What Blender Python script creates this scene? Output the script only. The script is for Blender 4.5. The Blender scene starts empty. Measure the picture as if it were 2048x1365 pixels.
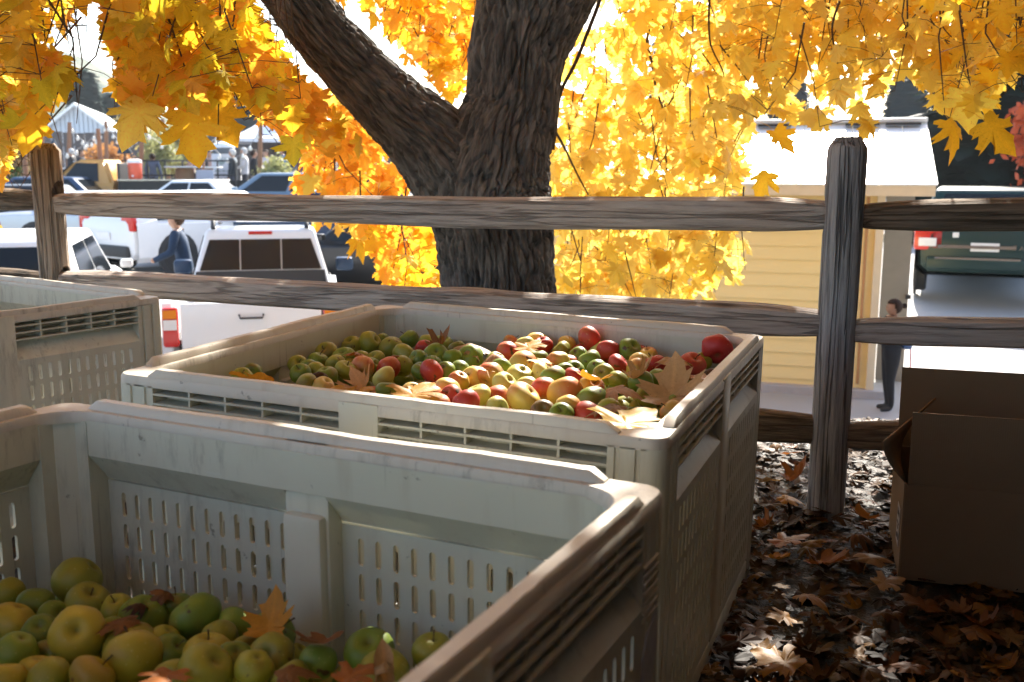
import bpy, bmesh, math, random
import numpy as np
from mathutils import Vector, Matrix, Euler, noise, Quaternion

scene = bpy.context.scene
COL = scene.collection
R = math.radians
random.seed(7)
rng = np.random.default_rng(7)

# ------------------------------------------------------------------ camera
CAM_Z, FPX, PITCH = 1.145, 1991.0, R(9.96)
cam_d = bpy.data.cameras.new('camera')
cam_d.lens, cam_d.sensor_width = 35.0, 36.0
cam_d.clip_start, cam_d.clip_end = 0.02, 3000
cam_d.dof.use_dof = True
cam_d.dof.focus_distance = 2.75
cam_d.dof.aperture_fstop = 5.0
cam = bpy.data.objects.new('camera', cam_d)
COL.objects.link(cam)
cam.location = (0, 0, CAM_Z)
cam.rotation_euler = (R(90) - PITCH, 0, 0)
scene.camera = cam

# ------------------------------------------------------------------ sky and sun
SUN_AZ, SUN_EL = R(17), R(37)
SUN_DIR = Vector((math.sin(SUN_AZ) * math.cos(SUN_EL), math.cos(SUN_AZ) * math.cos(SUN_EL), math.sin(SUN_EL)))
world = bpy.data.worlds.new('World')
scene.world = world
world.use_nodes = True
wn = world.node_tree
bgn = wn.nodes['Background']
sky = wn.nodes.new('ShaderNodeTexSky')
sky.sky_type = 'NISHITA'
sky.sun_disc = False
sky.sun_elevation = SUN_EL
sky.sun_rotation = SUN_AZ
sky.air_density, sky.dust_density, sky.ozone_density = 1.0, 1.6, 1.0
wn.links.new(sky.outputs[0], bgn.inputs[0])
bgn.inputs[1].default_value = 0.12
sun_d = bpy.data.lights.new('sun', 'SUN')
sun_d.energy, sun_d.angle, sun_d.color = 5.0, R(0.6), (1.0, 0.93, 0.82)
sun = bpy.data.objects.new('sun', sun_d)
COL.objects.link(sun)
sun.location = (3, 12, 14)
sun.rotation_euler = (-SUN_DIR).to_track_quat('-Z', 'Y').to_euler()

HAZE = 0.0004
# ------------------------------------------------------------------ exposure
scene.view_settings.view_transform = 'Standard'
scene.view_settings.look = 'None'
scene.view_settings.exposure = 1.95
scene.view_settings.gamma = 1.0
scene.view_settings.use_curve_mapping = False
scene.render.engine = 'CYCLES'
scene.cycles.max_bounces = 10
scene.cycles.diffuse_bounces = 5
scene.cycles.transmission_bounces = 6
scene.cycles.transparent_max_bounces = 8
scene.cycles.use_denoising = True

# ------------------------------------------------------------------ pixel rays (photograph pixels, 2048 wide)
FWD = Vector((0, math.cos(PITCH), -math.sin(PITCH)))
UPV = Vector((0, math.sin(PITCH), math.cos(PITCH)))
EYE = Vector((0, 0, CAM_Z))
def ray(u, v):
    return FWD + Vector((1, 0, 0)) * ((u - 1024) / FPX) + UPV * ((682.5 - v) / FPX)
def atY(u, v, Y):
    d = ray(u, v); return EYE + d * (Y / d.y)
def atZ(u, v, z):
    d = ray(u, v); return EYE + d * ((z - CAM_Z) / d.z)
def px(p):
    q = Vector(p) - EYE; dd = q.dot(FWD)
    if dd < 0.05: return (-9999, -9999, dd)
    return (1024 + FPX * q.x / dd, 682.5 - FPX * q.dot(UPV) / dd, dd)

# ------------------------------------------------------------------ object helpers
def finish(o, parent=None, label=None, cat=None, group=None, kind=None):
    if parent is not None: o.parent = parent
    if label: o['label'] = label
    if cat: o['category'] = cat
    if group: o['group'] = group
    if kind: o['kind'] = kind
    return o
def empty(name, loc=(0, 0, 0), rz=0, label=None, cat=None, group=None, kind=None, parent=None):
    o = bpy.data.objects.new(name, None); COL.objects.link(o)
    o.location = loc; o.rotation_euler = (0, 0, rz); o.empty_display_size = 0.1
    return finish(o, parent, label, cat, group, kind)
def mesh_obj(name, verts, faces, mat, parent=None, smooth=None, label=None, cat=None, group=None, kind=None, loc=None):
    me = bpy.data.meshes.new(name)
    me.from_pydata([tuple(v) for v in verts], [], faces)
    me.validate(); me.update()
    return link(name, me, mat, parent, smooth, label, cat, group, kind, loc)
def link(name, me, mat, parent=None, smooth=None, label=None, cat=None, group=None, kind=None, loc=None, rot=None):
    o = bpy.data.objects.new(name, me); COL.objects.link(o)
    if mat is not None and len(me.materials) == 0:
        for m in (mat if isinstance(mat, (list, tuple)) else [mat]): me.materials.append(m)
    if smooth is not None:
        me.polygons.foreach_set('use_smooth', [True] * len(me.polygons))
        if smooth < 170: me.set_sharp_from_angle(angle=R(smooth))
    if loc is not None: o.location = loc
    if rot is not None: o.rotation_euler = rot
    return finish(o, parent, label, cat, group, kind)
class MB:
    """collects shapes for one mesh"""
    def __init__(s): s.v = []; s.f = []
    def add(s, vs, fs):
        k = len(s.v); s.v += [tuple(p) for p in vs]; s.f += [tuple(i + k for i in f) for f in fs]; return s
    def box(s, c, d, rz=0, M=None, ch=0.0):
        x, y, z = d[0] / 2, d[1] / 2, d[2] / 2
        if ch > 0:
            bm = bmesh.new(); bmesh.ops.create_cube(bm, size=1)
            for q in bm.verts: q.co = Vector((q.co.x * d[0], q.co.y * d[1], q.co.z * d[2]))
            bmesh.ops.bevel(bm, geom=bm.edges[:], offset=ch, segments=2, affect='EDGES', profile=0.5)
            bm.verts.ensure_lookup_table()
            vs = [q.co.copy() for q in bm.verts]; fs = [[q.index for q in f.verts] for f in bm.faces]; bm.free()
        else:
            vs = [Vector((a * x, b * y, e * z)) for a in (-1, 1) for b in (-1, 1) for e in (-1, 1)]
            fs = [(0, 1, 3, 2), (4, 6, 7, 5), (0, 4, 5, 1), (2, 3, 7, 6), (0, 2, 6, 4), (1, 5, 7, 3)]
        T = Matrix.Translation(c) @ Matrix.Rotation(rz, 4, 'Z')
        if M is not None: T = M @ T
        return s.add([T @ q for q in vs], fs)
    def tube(s, pts, rad, n=8, cap=True):
        pts = [Vector(p) for p in pts]; m = len(pts)
        if not isinstance(rad, (list, tuple)): rad = [rad] * m
        vs = []; up = None
        for i, p in enumerate(pts):
            t = (pts[min(i + 1, m - 1)] - pts[max(i - 1, 0)]).normalized()
            if up is None: up = Vector((0, 0, 1)) if abs(t.z) < .9 else Vector((1, 0, 0))
            a = t.cross(up).normalized(); b = a.cross(t).normalized(); up = b
            for k in range(n):
                th = 2 * math.pi * k / n; vs.append(p + (a * math.cos(th) + b * math.sin(th)) * rad[i])
        fs = [(i * n + k, i * n + (k + 1) % n, (i + 1) * n + (k + 1) % n, (i + 1) * n + k) for i in range(m - 1) for k in range(n)]
        if cap: fs += [tuple(range(n))[::-1], tuple(range((m - 1) * n, m * n))]
        return s.add(vs, fs)
    def prism(s, poly, lo, hi, axis='y'):
        n = len(poly)
        def P(a, b, h): return {'y': (a, h, b), 'x': (h, a, b), 'z': (a, b, h)}[axis]
        vs = [P(a, b, lo) for a, b in poly] + [P(a, b, hi) for a, b in poly]
        fs = [tuple(range(n)), tuple(range(2 * n - 1, n - 1, -1))] + [(k, k + n, (k + 1) % n + n, (k + 1) % n) for k in range(n)]
        return s.add(vs, fs)
    def lathe(s, prof, n=16, c=(0, 0, 0), axis='z'):
        vs = []; m = len(prof)
        for r, h in prof:
            for k in range(n):
                a = 2 * math.pi * k / n; p = (r * math.cos(a), r * math.sin(a), h)
                if axis == 'y': p = (p[0], p[2], p[1])
                if axis == 'x': p = (p[2], p[0], p[1])
                vs.append((p[0] + c[0], p[1] + c[1], p[2] + c[2]))
        fs = [(i * n + k, i * n + (k + 1) % n, (i + 1) * n + (k + 1) % n, (i + 1) * n + k) for i in range(m - 1) for k in range(n)]
        fs += [tuple(range(n))[::-1], tuple(range((m - 1) * n, m * n))]
        return s.add(vs, fs)
    def mesh(s, name):
        me = bpy.data.meshes.new(name); me.from_pydata(s.v, [], s.f); me.validate(); me.update()
        bm = bmesh.new(); bm.from_mesh(me); bmesh.ops.recalc_face_normals(bm, faces=bm.faces[:]); bm.to_mesh(me); bm.free()
        return me
    def build(s, name, mat, parent=None, smooth=None, **k):
        return link(name, s.mesh(name), mat, parent, smooth, **k)
def copy_tree(o, parent=None):
    c = o.copy(); COL.objects.link(c); c.parent = parent
    for ch in o.children: copy_tree(ch, c)
    return c

# ------------------------------------------------------------------ materials
class NT:
    def __init__(s, name):
        s.m = bpy.data.materials.new(name); s.m.use_nodes = True
        s.t = s.m.node_tree; s.t.nodes.clear()
        s.out = s.t.nodes.new('ShaderNodeOutputMaterial')
    def n(s, kind, **kw):
        nd = s.t.nodes.new('ShaderNode' + kind)
        for k, v in kw.items():
            if hasattr(nd, k): setattr(nd, k, v)
        return nd
    def l(s, a, b): s.t.links.new(a, b)
    def val(s, sock, v):
        if hasattr(v, 'is_output') or isinstance(v, bpy.types.NodeSocket): s.l(v, sock)
        else: sock.default_value = v
    def coord(s, which='Object', scale=(1, 1, 1), jitter=True):
        tc = s.n('TexCoord'); mp = s.n('Mapping'); mp.inputs['Scale'].default_value = scale
        s.l(tc.outputs[which], mp.inputs['Vector'])
        if jitter:
            oi = s.n('ObjectInfo'); mu = s.n('Math', operation='MULTIPLY'); mu.inputs[1].default_value = 37.0
            s.l(oi.outputs['Random'], mu.inputs[0]); s.l(mu.outputs[0], mp.inputs['Location'])
        return mp.outputs[0]
    def noise(s, vec, scale=5, detail=4, rough=0.55, dist=0.0):
        nd = s.n('TexNoise'); nd.inputs['Scale'].default_value = scale; nd.inputs['Detail'].default_value = detail
        nd.inputs['Roughness'].default_value = rough; nd.inputs['Distortion'].default_value = dist
        s.l(vec, nd.inputs['Vector']); return nd.outputs['Fac']
    def ramp(s, fac, stops, interp='LINEAR'):
        nd = s.n('ValToRGB'); e = nd.color_ramp.elements; nd.color_ramp.interpolation = interp
        while len(e) > 1: e.remove(e[0])
        e[0].position, e[0].color = stops[0][0], tuple(stops[0][1]) + ((1,) if len(stops[0][1]) == 3 else ())
        for p, c in stops[1:]:
            q = e.new(p); q.color = tuple(c) + ((1,) if len(c) == 3 else ())
        s.l(fac, nd.inputs[0]); return nd.outputs[0]
    def mix(s, fac, a, b, mode='MIX'):
        nd = s.n('Mix', data_type='RGBA', blend_type=mode)
        s.val(nd.inputs[0], fac)
        for k, v in ((6, a), (7, b)):
            if isinstance(v, (tuple, list)): nd.inputs[k].default_value = tuple(v) + ((1,) if len(v) == 3 else ())
            else: s.l(v, nd.inputs[k])
        return nd.outputs[2]
    def math(s, op, a, b=0.0):
        nd = s.n('Math', operation=op); s.val(nd.inputs[0], a); s.val(nd.inputs[1], b); return nd.outputs[0]
    def bump(s, h, strength=0.3, dist=0.01):
        nd = s.n('Bump'); nd.inputs['Strength'].default_value = strength; nd.inputs['Distance'].default_value = dist
        s.l(h, nd.inputs['Height']); return nd.outputs[0]
    def pbr(s, color, rough=0.5, normal=None, metal=0.0, spec=0.5, coat=0.0):
        b = s.n('BsdfPrincipled')
        if isinstance(color, (tuple, list)): b.inputs['Base Color'].default_value = tuple(color[:3]) + (1,)
        else: s.l(color, b.inputs['Base Color'])
        s.val(b.inputs['Roughness'], rough); b.inputs['Metallic'].default_value = metal
        b.inputs['Specular IOR Level'].default_value = spec; b.inputs['Coat Weight'].default_value = coat
        if normal is not None: s.l(normal, b.inputs['Normal'])
        return b
    def done(s, shader):
        s.l(shader.outputs[0], s.out.inputs['Surface']); return s.m
_simple = {}
def simple(name, color, rough=0.5, metal=0.0, coat=0.0, var=0.12, scale=8.0, spec=0.5):
    """plain surface with a little uneven colour"""
    if name in _simple: return _simple[name]
    t = NT(name); v = t.coord(); nz = t.noise(v, scale, 3)
    c = t.mix(nz, tuple(x * (1 - var) for x in color), tuple(min(1, x * (1 + var)) for x in color))
    m = t.done(t.pbr(c, rough, None, metal, spec, coat)); _simple[name] = m; return m

def wood(name, c_dark, c_mid, c_lit, axis=0, crack=0.5, warmth=0.55):
    t = NT(name)
    sc = [75, 75, 75]; sc[axis] = 3.2
    v = t.coord('Object', sc)
    g1 = t.noise(v, 1.0, 8, 0.72, 0.12)
    sc2 = [30, 30, 30]; sc2[axis] = 1.1
    v2 = t.coord('Object', sc2)
    g2 = t.noise(v2, 1.0, 3, 0.5, 0.35)
    v3 = t.coord('Object', (1, 1, 1)); big = t.noise(v3, 2.6, 3)
    c = t.ramp(g1, [(0.32, c_dark), (0.5, c_mid), (0.70, c_lit)])
    warm = t.mix(t.ramp(big, [(0.42, (0, 0, 0)), (0.66, (1, 1, 1))]), c, tuple(a * b for a, b in zip(c_mid, (1.15, 0.95, 0.74))))
    c = t.mix(warmth, c, warm)
    crk = t.ramp(g2, [(0.468, (0, 0, 0)), (0.49, (1, 1, 1)), (0.51, (1, 1, 1)), (0.532, (0, 0, 0))])
    crk = t.math('MULTIPLY', crk, crack)
    c = t.mix(crk, c, tuple(x * 0.22 for x in c_dark))
    # knots
    vk = t.coord('Object', tuple(2.6 if i == axis else 7.0 for i in range(3)))
    vo = t.n('TexVoronoi'); vo.inputs['Scale'].default_value = 1.0; t.l(vk, vo.inputs['Vector'])
    kn = t.ramp(vo.outputs['Distance'], [(0.05, (1, 1, 1)), (0.17, (0, 0, 0))])
    c = t.mix(t.math('MULTIPLY', kn, 0.75), c, tuple(x * 0.25 for x in c_dark))
    h = t.math('SUBTRACT', g1, t.math('MULTIPLY', crk, 1.1))
    return t.done(t.pbr(c, 0.82, t.bump(h, 1.0, 0.016), 0, 0.25))
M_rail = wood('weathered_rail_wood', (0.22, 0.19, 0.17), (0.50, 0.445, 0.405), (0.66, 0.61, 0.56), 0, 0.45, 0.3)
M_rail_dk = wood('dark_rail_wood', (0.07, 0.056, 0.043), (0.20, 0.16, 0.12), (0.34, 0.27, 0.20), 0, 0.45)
M_post_grey = wood('grey_post_wood', (0.14, 0.143, 0.152), (0.36, 0.365, 0.38), (0.54, 0.545, 0.555), 2, 0.6, 0.12)
M_post_brown = wood('brown_post_wood', (0.14, 0.115, 0.095), (0.37, 0.32, 0.275), (0.52, 0.455, 0.39), 2, 0.55, 0.45)

def plastic(name, base, dirt):
    t = NT(name)
    v = t.coord('Object', (1, 1, 1))
    n1 = t.noise(v, 3.5, 5, 0.6); n2 = t.noise(v, 26, 5, 0.65)
    vs = t.coord('Object', (9, 9, 1.2)); streak = t.noise(vs, 2.2, 4)
    c = t.mix(n1, tuple(x * 0.9 for x in base), tuple(min(1, x * 1.08) for x in base))
    c = t.mix(t.math('MULTIPLY', t.ramp(n1, [(0.5, (0, 0, 0)), (0.75, (1, 1, 1))]), 0.28), c, dirt)
    c = t.mix(t.math('MULTIPLY', t.ramp(streak, [(0.55, (0, 0, 0)), (0.8, (1, 1, 1))]), 0.35), c, tuple(x * 0.8 for x in dirt))
    vsx = t.coord('Object', (26, 26, 5)); mud = t.noise(vsx, 1.4, 6, 0.75)
    gate = t.noise(v, 2.1, 2)
    c = t.mix(t.math('MULTIPLY', t.math('MULTIPLY', t.ramp(mud, [(0.52, (0, 0, 0)), (0.66, (1, 1, 1))]), t.ramp(gate, [(0.48, (0, 0, 0)), (0.62, (1, 1, 1))])), 0.45), c, (0.13, 0.12, 0.10))
    scr = t.noise(t.coord('Object', (4, 4, 90)), 1.0, 2); scr2 = t.noise(t.coord('Object', (70, 70, 3)), 1.0, 2)
    c = t.mix(t.math('MULTIPLY', t.ramp(scr, [(0.70, (0, 0, 0)), (0.74, (1, 1, 1))]), 0.30), c, (0.62, 0.62, 0.58))
    c = t.mix(t.math('MULTIPLY', t.ramp(scr2, [(0.70, (0, 0, 0)), (0.74, (1, 1, 1))]), 0.35), c, (0.20, 0.17, 0.13))
    sp = t.ramp(n2, [(0.68, (0, 0, 0)), (0.72, (1, 1, 1))])
    c = t.mix(t.math('MULTIPLY', sp, 0.55), c, (0.06, 0.05, 0.04))
    vsc = t.coord('Object', (3, 60, 60)); sc_ = t.noise(vsc, 1.0, 2)
    rough = t.math('ADD', 0.34, t.math('MULTIPLY', n1, 0.25))
    b = t.pbr(c, rough, t.bump(t.math('ADD', n2, sc_), 0.08, 0.004), 0, 0.4)
    tr = t.n('BsdfTranslucent'); t.l(c, tr.inputs[0])
    mx = t.n('MixShader'); mx.inputs[0].default_value = 0.10
    t.l(b.outputs[0], mx.inputs[1]); t.l(tr.outputs[0], mx.inputs[2])
    return t.done(mx)
M_bin = plastic('off_white_bin_plastic', (0.58, 0.575, 0.475), (0.33, 0.24, 0.155))
M_binrim = plastic('worn_rim_plastic', (0.57, 0.535, 0.46), (0.36, 0.26, 0.175))

def leaf_material(name, from_attr, trans=None, spec=.35, rough=.5):
    t = NT(name)
    if from_attr:
        a = t.n('Attribute', attribute_name='tint'); colr = a.outputs['Color']
    else:
        oi = t.n('ObjectInfo'); colr = oi.outputs['Color']
    v = t.coord('Object', (1, 1, 1), jitter=not from_attr)
    nz = t.noise(v, 9 if from_attr else 16, 4)
    c = t.mix(nz, t.mix(1.0, colr, (0.78, 0.70, 0.6), 'MULTIPLY'), t.mix(1.0, colr, (1.15, 1.12, 1.0), 'MULTIPLY'))
    if not from_attr:
        n2 = t.noise(v, 38, 3); c = t.mix(t.math('MULTIPLY', t.ramp(n2, [(0.62, (0, 0, 0)), (0.7, (1, 1, 1))]), 0.5), c, (0.10, 0.05, 0.02))
        # veins: rays from the leaf base
        at = t.n('Attribute', attribute_name='vein'); vf = t.math('MULTIPLY', at.outputs['Fac'], 0.5)
        c = t.mix(vf, c, t.mix(1.0, c, (1.35, 1.3, 1.2), 'MULTIPLY'))
    b = t.pbr(c, rough, t.bump(nz, 0.2, 0.004), 0, spec)
    tr = t.n('BsdfTranslucent'); t.l(t.mix(1.0, c, (1.12, 1.08, 0.9), 'MULTIPLY'), tr.inputs[0])
    mx = t.n('MixShader'); mx.inputs[0].default_value = trans if trans is not None else (0.62 if from_attr else 0.34)
    t.l(b.outputs[0], mx.inputs[1]); t.l(tr.outputs[0], mx.inputs[2])
    return t.done(mx)
M_crown = leaf_material('maple_crown_leaf', True)
M_leaf = leaf_material('maple_leaf_single', False)
M_treeleaf = leaf_material('maple_tree_leaf', False, 0.62)
M_crown2 = leaf_material('litter_leaf', True, 0.12, .22, .62)

# ------------------------------------------------------------------ ground
GRID = [(-30, 0), (4.3, 0), (4.8, -0.12), (6.6, -1.32), (7.4, -1.42), (11.5, -1.42), (20, -0.66), (32.0, -0.66), (32.7, -0.06), (60, 0.9), (120, 2.6), (400, 8)]
def gz(y):
    for (a, za), (b, zb) in zip(GRID, GRID[1:]):
        if y <= b: return za + (zb - za) * max(0, (y - a)) / (b - a)
    return GRID[-1][1]

t = NT('leafy_soil')
v = t.coord('Object', (1, 1, 1), False)
n1 = t.noise(v, 7, 6, 0.7); n2 = t.noise(v, 60, 4, 0.7); n3 = t.noise(v, 1.7, 3)
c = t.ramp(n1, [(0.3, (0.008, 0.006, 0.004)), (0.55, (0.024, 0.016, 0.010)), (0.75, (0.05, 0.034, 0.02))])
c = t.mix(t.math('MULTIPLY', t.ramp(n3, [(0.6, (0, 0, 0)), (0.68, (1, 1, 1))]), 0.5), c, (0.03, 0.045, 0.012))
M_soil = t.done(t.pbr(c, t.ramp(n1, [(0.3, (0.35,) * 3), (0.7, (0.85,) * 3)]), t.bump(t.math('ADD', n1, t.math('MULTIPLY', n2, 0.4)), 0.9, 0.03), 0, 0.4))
t = NT('parking_asphalt')
v = t.coord('Object', (1, 1, 1), False)
n1 = t.noise(v, 0.5, 4); n2 = t.noise(v, 90, 3)
c = t.mix(n2, t.mix(n1, (0.28, 0.28, 0.285), (0.37, 0.365, 0.36)), (0.42, 0.41, 0.40))
M_asph = t.done(t.pbr(c, 0.8, t.bump(n2, 0.4, 0.01), 0, 0.3))

def sheet(name, xs, ys, zf, mat, **k):
    vs = [(x, y, zf(x, y)) for y in ys for x in xs]; n = len(xs)
    fs = [(j * n + i, j * n + i + 1, (j + 1) * n + i + 1, (j + 1) * n + i) for j in range(len(ys) - 1) for i in range(n - 1)]
    return mesh_obj(name, vs, fs, mat, smooth=180, kind='structure', **k)
def soil_z(x, y):
    base = gz(y)
    if y > 7.5: return base - 0.3
    return base + 0.02 * noise.noise(Vector((x * 1.7, y * 1.7, 0))) + 0.012 * noise.noise(Vector((x * 6, y * 6, 3))) - 0.004
xs = [-60, -20] + list(np.arange(-6, 6.01, 0.12)) + [20, 60]
ys = [-30, -8] + list(np.arange(-2, 8.0, 0.12))
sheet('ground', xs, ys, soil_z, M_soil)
ys2 = [7.3, 9, 11.5, 13, 15, 17, 20, 22, 24, 28, 32.0, 32.7, 40, 60, 90, 120, 250, 400]
sheet('parking_lot', [-400, -120, -40, -20, -10, 0, 10, 20, 40, 120, 400], ys2, lambda x, y: gz(y), M_asph)

# ------------------------------------------------------------------ apple bins
BW, BD, BH = 1.219, 1.172, 0.694
INS, RIMW, CP, CEN = 0.042, 0.046, 0.105, 0.085     # wall inset, rim width, corner post, centre rib

def slotted(mb, x0, x1, z0, z1, yo, th, cols, rows, sw=0.0115, shh=0.050):
    """panel in the plane y=yo (outer) .. yo+th (inner) with rows of rounded slots"""
    cw, rh = (x1 - x0) / cols, (z1 - z0) / rows
    for i in range(cols):
        for j in range(rows):
            xa, xb, za, zb = x0 + i * cw, x0 + (i + 1) * cw, z0 + j * rh, z0 + (j + 1) * rh
            cx, cz = (xa + xb) / 2, (za + zb) / 2
            hx, hz = sw / 2, min(shh, rh * 0.78) / 2
            hole = []
            for sgn, a0 in ((1, 0), (-1, 180)):
                for a in (0, 45, 90, 135, 180):
                    an = R(a + a0); hole.append((cx + hx * math.cos(an), cz + sgn * (hz - hx) + hx * math.sin(an)))
            outer = [(xb, cz), (xb, zb), (cx, zb), (xa, zb), (xa, cz), (xa, cz), (xa, za), (cx, za), (xb, za), (xb, cz)]
            vs = []
            for y in (yo, yo + th):
                vs += [(a, y, b) for a, b in hole] + [(a, y, b) for a, b in outer]
            fs = []
            n = 10
            for k in range(n):
                k2 = (k + 1) % n
                if k == 4: fs_a = [(4, 14, 5)]; fs_b = [(24, 25, 34)]; fs += fs_a + fs_b
                elif k == 9: fs += [(9, 19, 0), (29, 20, 39)]
                else:
                    fs += [(k, k + 10, k2 + 10, k2), (k + 20, k2 + 20, k2 + 30, k + 30)]
                fs.append((k, k2, k2 + 20, k + 20))
            mb.add(vs, fs)

def bin_wall_mesh(length, name):
    """wall running along local x, outer face at y=0, inside towards +y, z=0 is the rim, down to -BH"""
    mb = MB()
    L = length / 2 - CP; c = CEN / 2; th = 0.007
    zt, z1, z2, zb = -0.016, -0.084, -0.142, -BH + 0.075
    for sx in (-1, 1):
        xa, xb = sorted((sx * c, sx * L))
        # upper inset shell, slope outward
        prof = [(INS, zt), (INS, z1), (INS - 0.006, z1 - 0.012), (0.006, z2 + 0.01), (0.0, z2)]
        n = len(prof)
        xs_ = [xa, xb]
        # the upper band runs on across the centre rib
        if sx == 1: mb.box((0, INS + th / 2, (zt + z1) / 2), (CEN, th, zt - z1))
        # tapered cheeks: the inset narrows as it slopes out
        vs = []
        for x in xs_:
            for (y, z) in prof: vs.append((x, y, z))
        for x in xs_:
            for (y, z) in prof: vs.append((x, y + th, z + (0.004 if z < z1 else 0)))
        fs = []
        for i in range(n - 1):
            fs.append((i, i + n, i + n + 1, i + 1)); fs.append((i + 2 * n, i + 1 + 2 * n, i + 1 + 3 * n, i + 3 * n))
        mb.add(vs, fs)
        # slotted panel with plain margins
        mx = 0.022
        mb.box(((xa + mx / 2), th / 2, (z2 + zb) / 2), (mx, th, z2 - zb)); mb.box(((xb - mx / 2), th / 2, (z2 + zb) / 2), (mx, th, z2 - zb))
        mb.box(((xa + xb) / 2, th / 2, z2 - 0.007), (xb - xa - 2 * mx, th, 0.014))
        slotted(mb, xa + mx, xb - mx, zb + 0.02, z2 - 0.014, 0.0, th, 12, 7)
        mb.box(((xa + xb) / 2, th / 2, zb + 0.01), (xb - xa - 2 * mx, th, 0.02))
    # centre rib and base skirt
    mb.box((0, INS / 2, (zt - BH + 0.08) / 2), (CEN + 0.004, INS + 0.002, -zt + BH - 0.08), ch=0.003)
    mb.box((0, INS + 0.004, -0.37), (CEN * 0.92, 0.03, 0.50), ch=0.008)
    mb.box((0, 0.022, -BH + 0.036), (2 * L, 0.045, 0.072), ch=0.005)
    return mb.mesh(name)
wall_me = {BW: bin_wall_mesh(BW, 'side_wall_long'), BD: bin_wall_mesh(BD, 'side_wall_short')}
slat_me = {}; div_me = {}
for Lw in (BW, BD):
    half = Lw / 2 - CP - CEN / 2
    slat_me[Lw] = MB().box((0, 0, 0), (half - 0.001, INS - 0.003, 0.0045)).mesh('slat')
div_me = MB().box((0, 0, 0), (0.005, INS - 0.006, 0.062)).mesh('divider')

def rounded_rect(w, d, r, n=6, cham=None):
    pts = []
    for sx, sy, a0 in ((1, -1, -90), (1, 1, 0), (-1, 1, 90), (-1, -1, 180)):
        for k in range(n + 1):
            a = R(a0 + 90 * k / n); pts.append((sx * (w / 2 - r) + r * math.cos(a), sy * (d / 2 - r) + r * math.sin(a)))
    return pts
def ring_mesh(name, outer, inner, z0, z1):
    n = len(outer)
    rows = [[(x, y, z0) for x, y in outer], [(x, y, z1 - 0.006) for x, y in outer], [(x * 0.9945, y * 0.9945, z1) for x, y in outer],
            [(x * 1.006, y * 1.006, z1) for x, y in inner], [(x, y, z1 - 0.006) for x, y in inner], [(x, y, z0) for x, y in inner]]
    vs = [p for r in rows for p in r]; m = len(rows)
    fs = [(i * n + k, i * n + (k + 1) % n, ((i + 1) % m) * n + (k + 1) % n, ((i + 1) % m) * n + k) for i in range(m) for k in range(n)]
    me = bpy.data.meshes.new(name); me.from_pydata(vs, [], fs); me.update(); return me
rim_me = ring_mesh('rim', rounded_rect(BW, BD, 0.035), rounded_rect(BW - 2 * RIMW, BD - 2 * RIMW, 0.075), -0.022, 0.0)
def lip_mesh(length, seed):
    """raised stacking lip, slightly bent and nicked, sloping down at its ends"""
    rnd = random.Random(seed); n = 46; L = length / 2 - 0.088; w = 0.027; h = 0.017
    vs = []
    for i in range(n + 1):
        x = -L + 2 * L * i / n
        e = min(1, min(x + L, L - x) / 0.014)
        wob = 0.0035 * noise.noise(Vector((x * 4, seed, 0))) + 0.0012 * noise.noise(Vector((x * 30, seed, 4)))
        hh = h * (0.15 + 0.85 * e) + wob * e; y0 = 0.004 + wob * 0.6; y1 = y0 + w
        vs += [(x, y0, -0.003), (x, y0 + 0.001, hh - 0.004), (x, y0 + 0.004, hh), (x, y1 - 0.006, hh), (x, y1 - 0.001, hh - 0.005), (x, y1 + 0.001, -0.003)]
    fs = [(i * 6 + k, i * 6 + (k + 1) % 6, (i + 1) * 6 + (k + 1) % 6, (i + 1) * 6 + k) for i in range(n) for k in range(6)]
    fs += [tuple(range(6))[::-1], tuple(range(n * 6, n * 6 + 6))]
    me = bpy.data.meshes.new('rim_lip'); me.from_pydata(vs, [], fs); me.update(); return me
def post_mesh():
    mb = MB(); r = 0.033; poly = []
    S = CP
    for k in range(7):
        a = R(180 + 90 * k / 6); poly.append((r + r * math.cos(a), r + r * math.sin(a)))
    poly += [(S * 0.42, 0), (S * 0.44, 0.004), (S * 0.5, 0.004), (S * 0.52, 0), (S * 0.78, 0), (S * 0.80, 0.004), (S * 0.86, 0.004), (S * 0.88, 0), (S, 0), (S, 0.0), (S + 0.002, INS + 0.0085), (S * 0.75, INS + 0.010), (INS + 0.010, S * 0.75), (INS + 0.0085, S + 0.002), (0, S),
             (0, S * 0.88), (0.004, S * 0.86), (0.004, S * 0.80), (0, S * 0.78), (0, S * 0.52), (0.004, S * 0.5), (0.004, S * 0.44), (0, S * 0.42)]
    mb.prism(poly, -BH, -0.019, 'z')
    return mb.mesh('corner_post')
post_me = post_mesh()
floor_me = MB().box((0, 0, -BH + 0.05), (BW - 0.09, BD - 0.09, 0.02)).mesh('floor_panel')
foot_me = MB().box((0, 0, 0), (0.12, BD - 0.02, 0.06), ch=0.006).mesh('skid')

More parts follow.
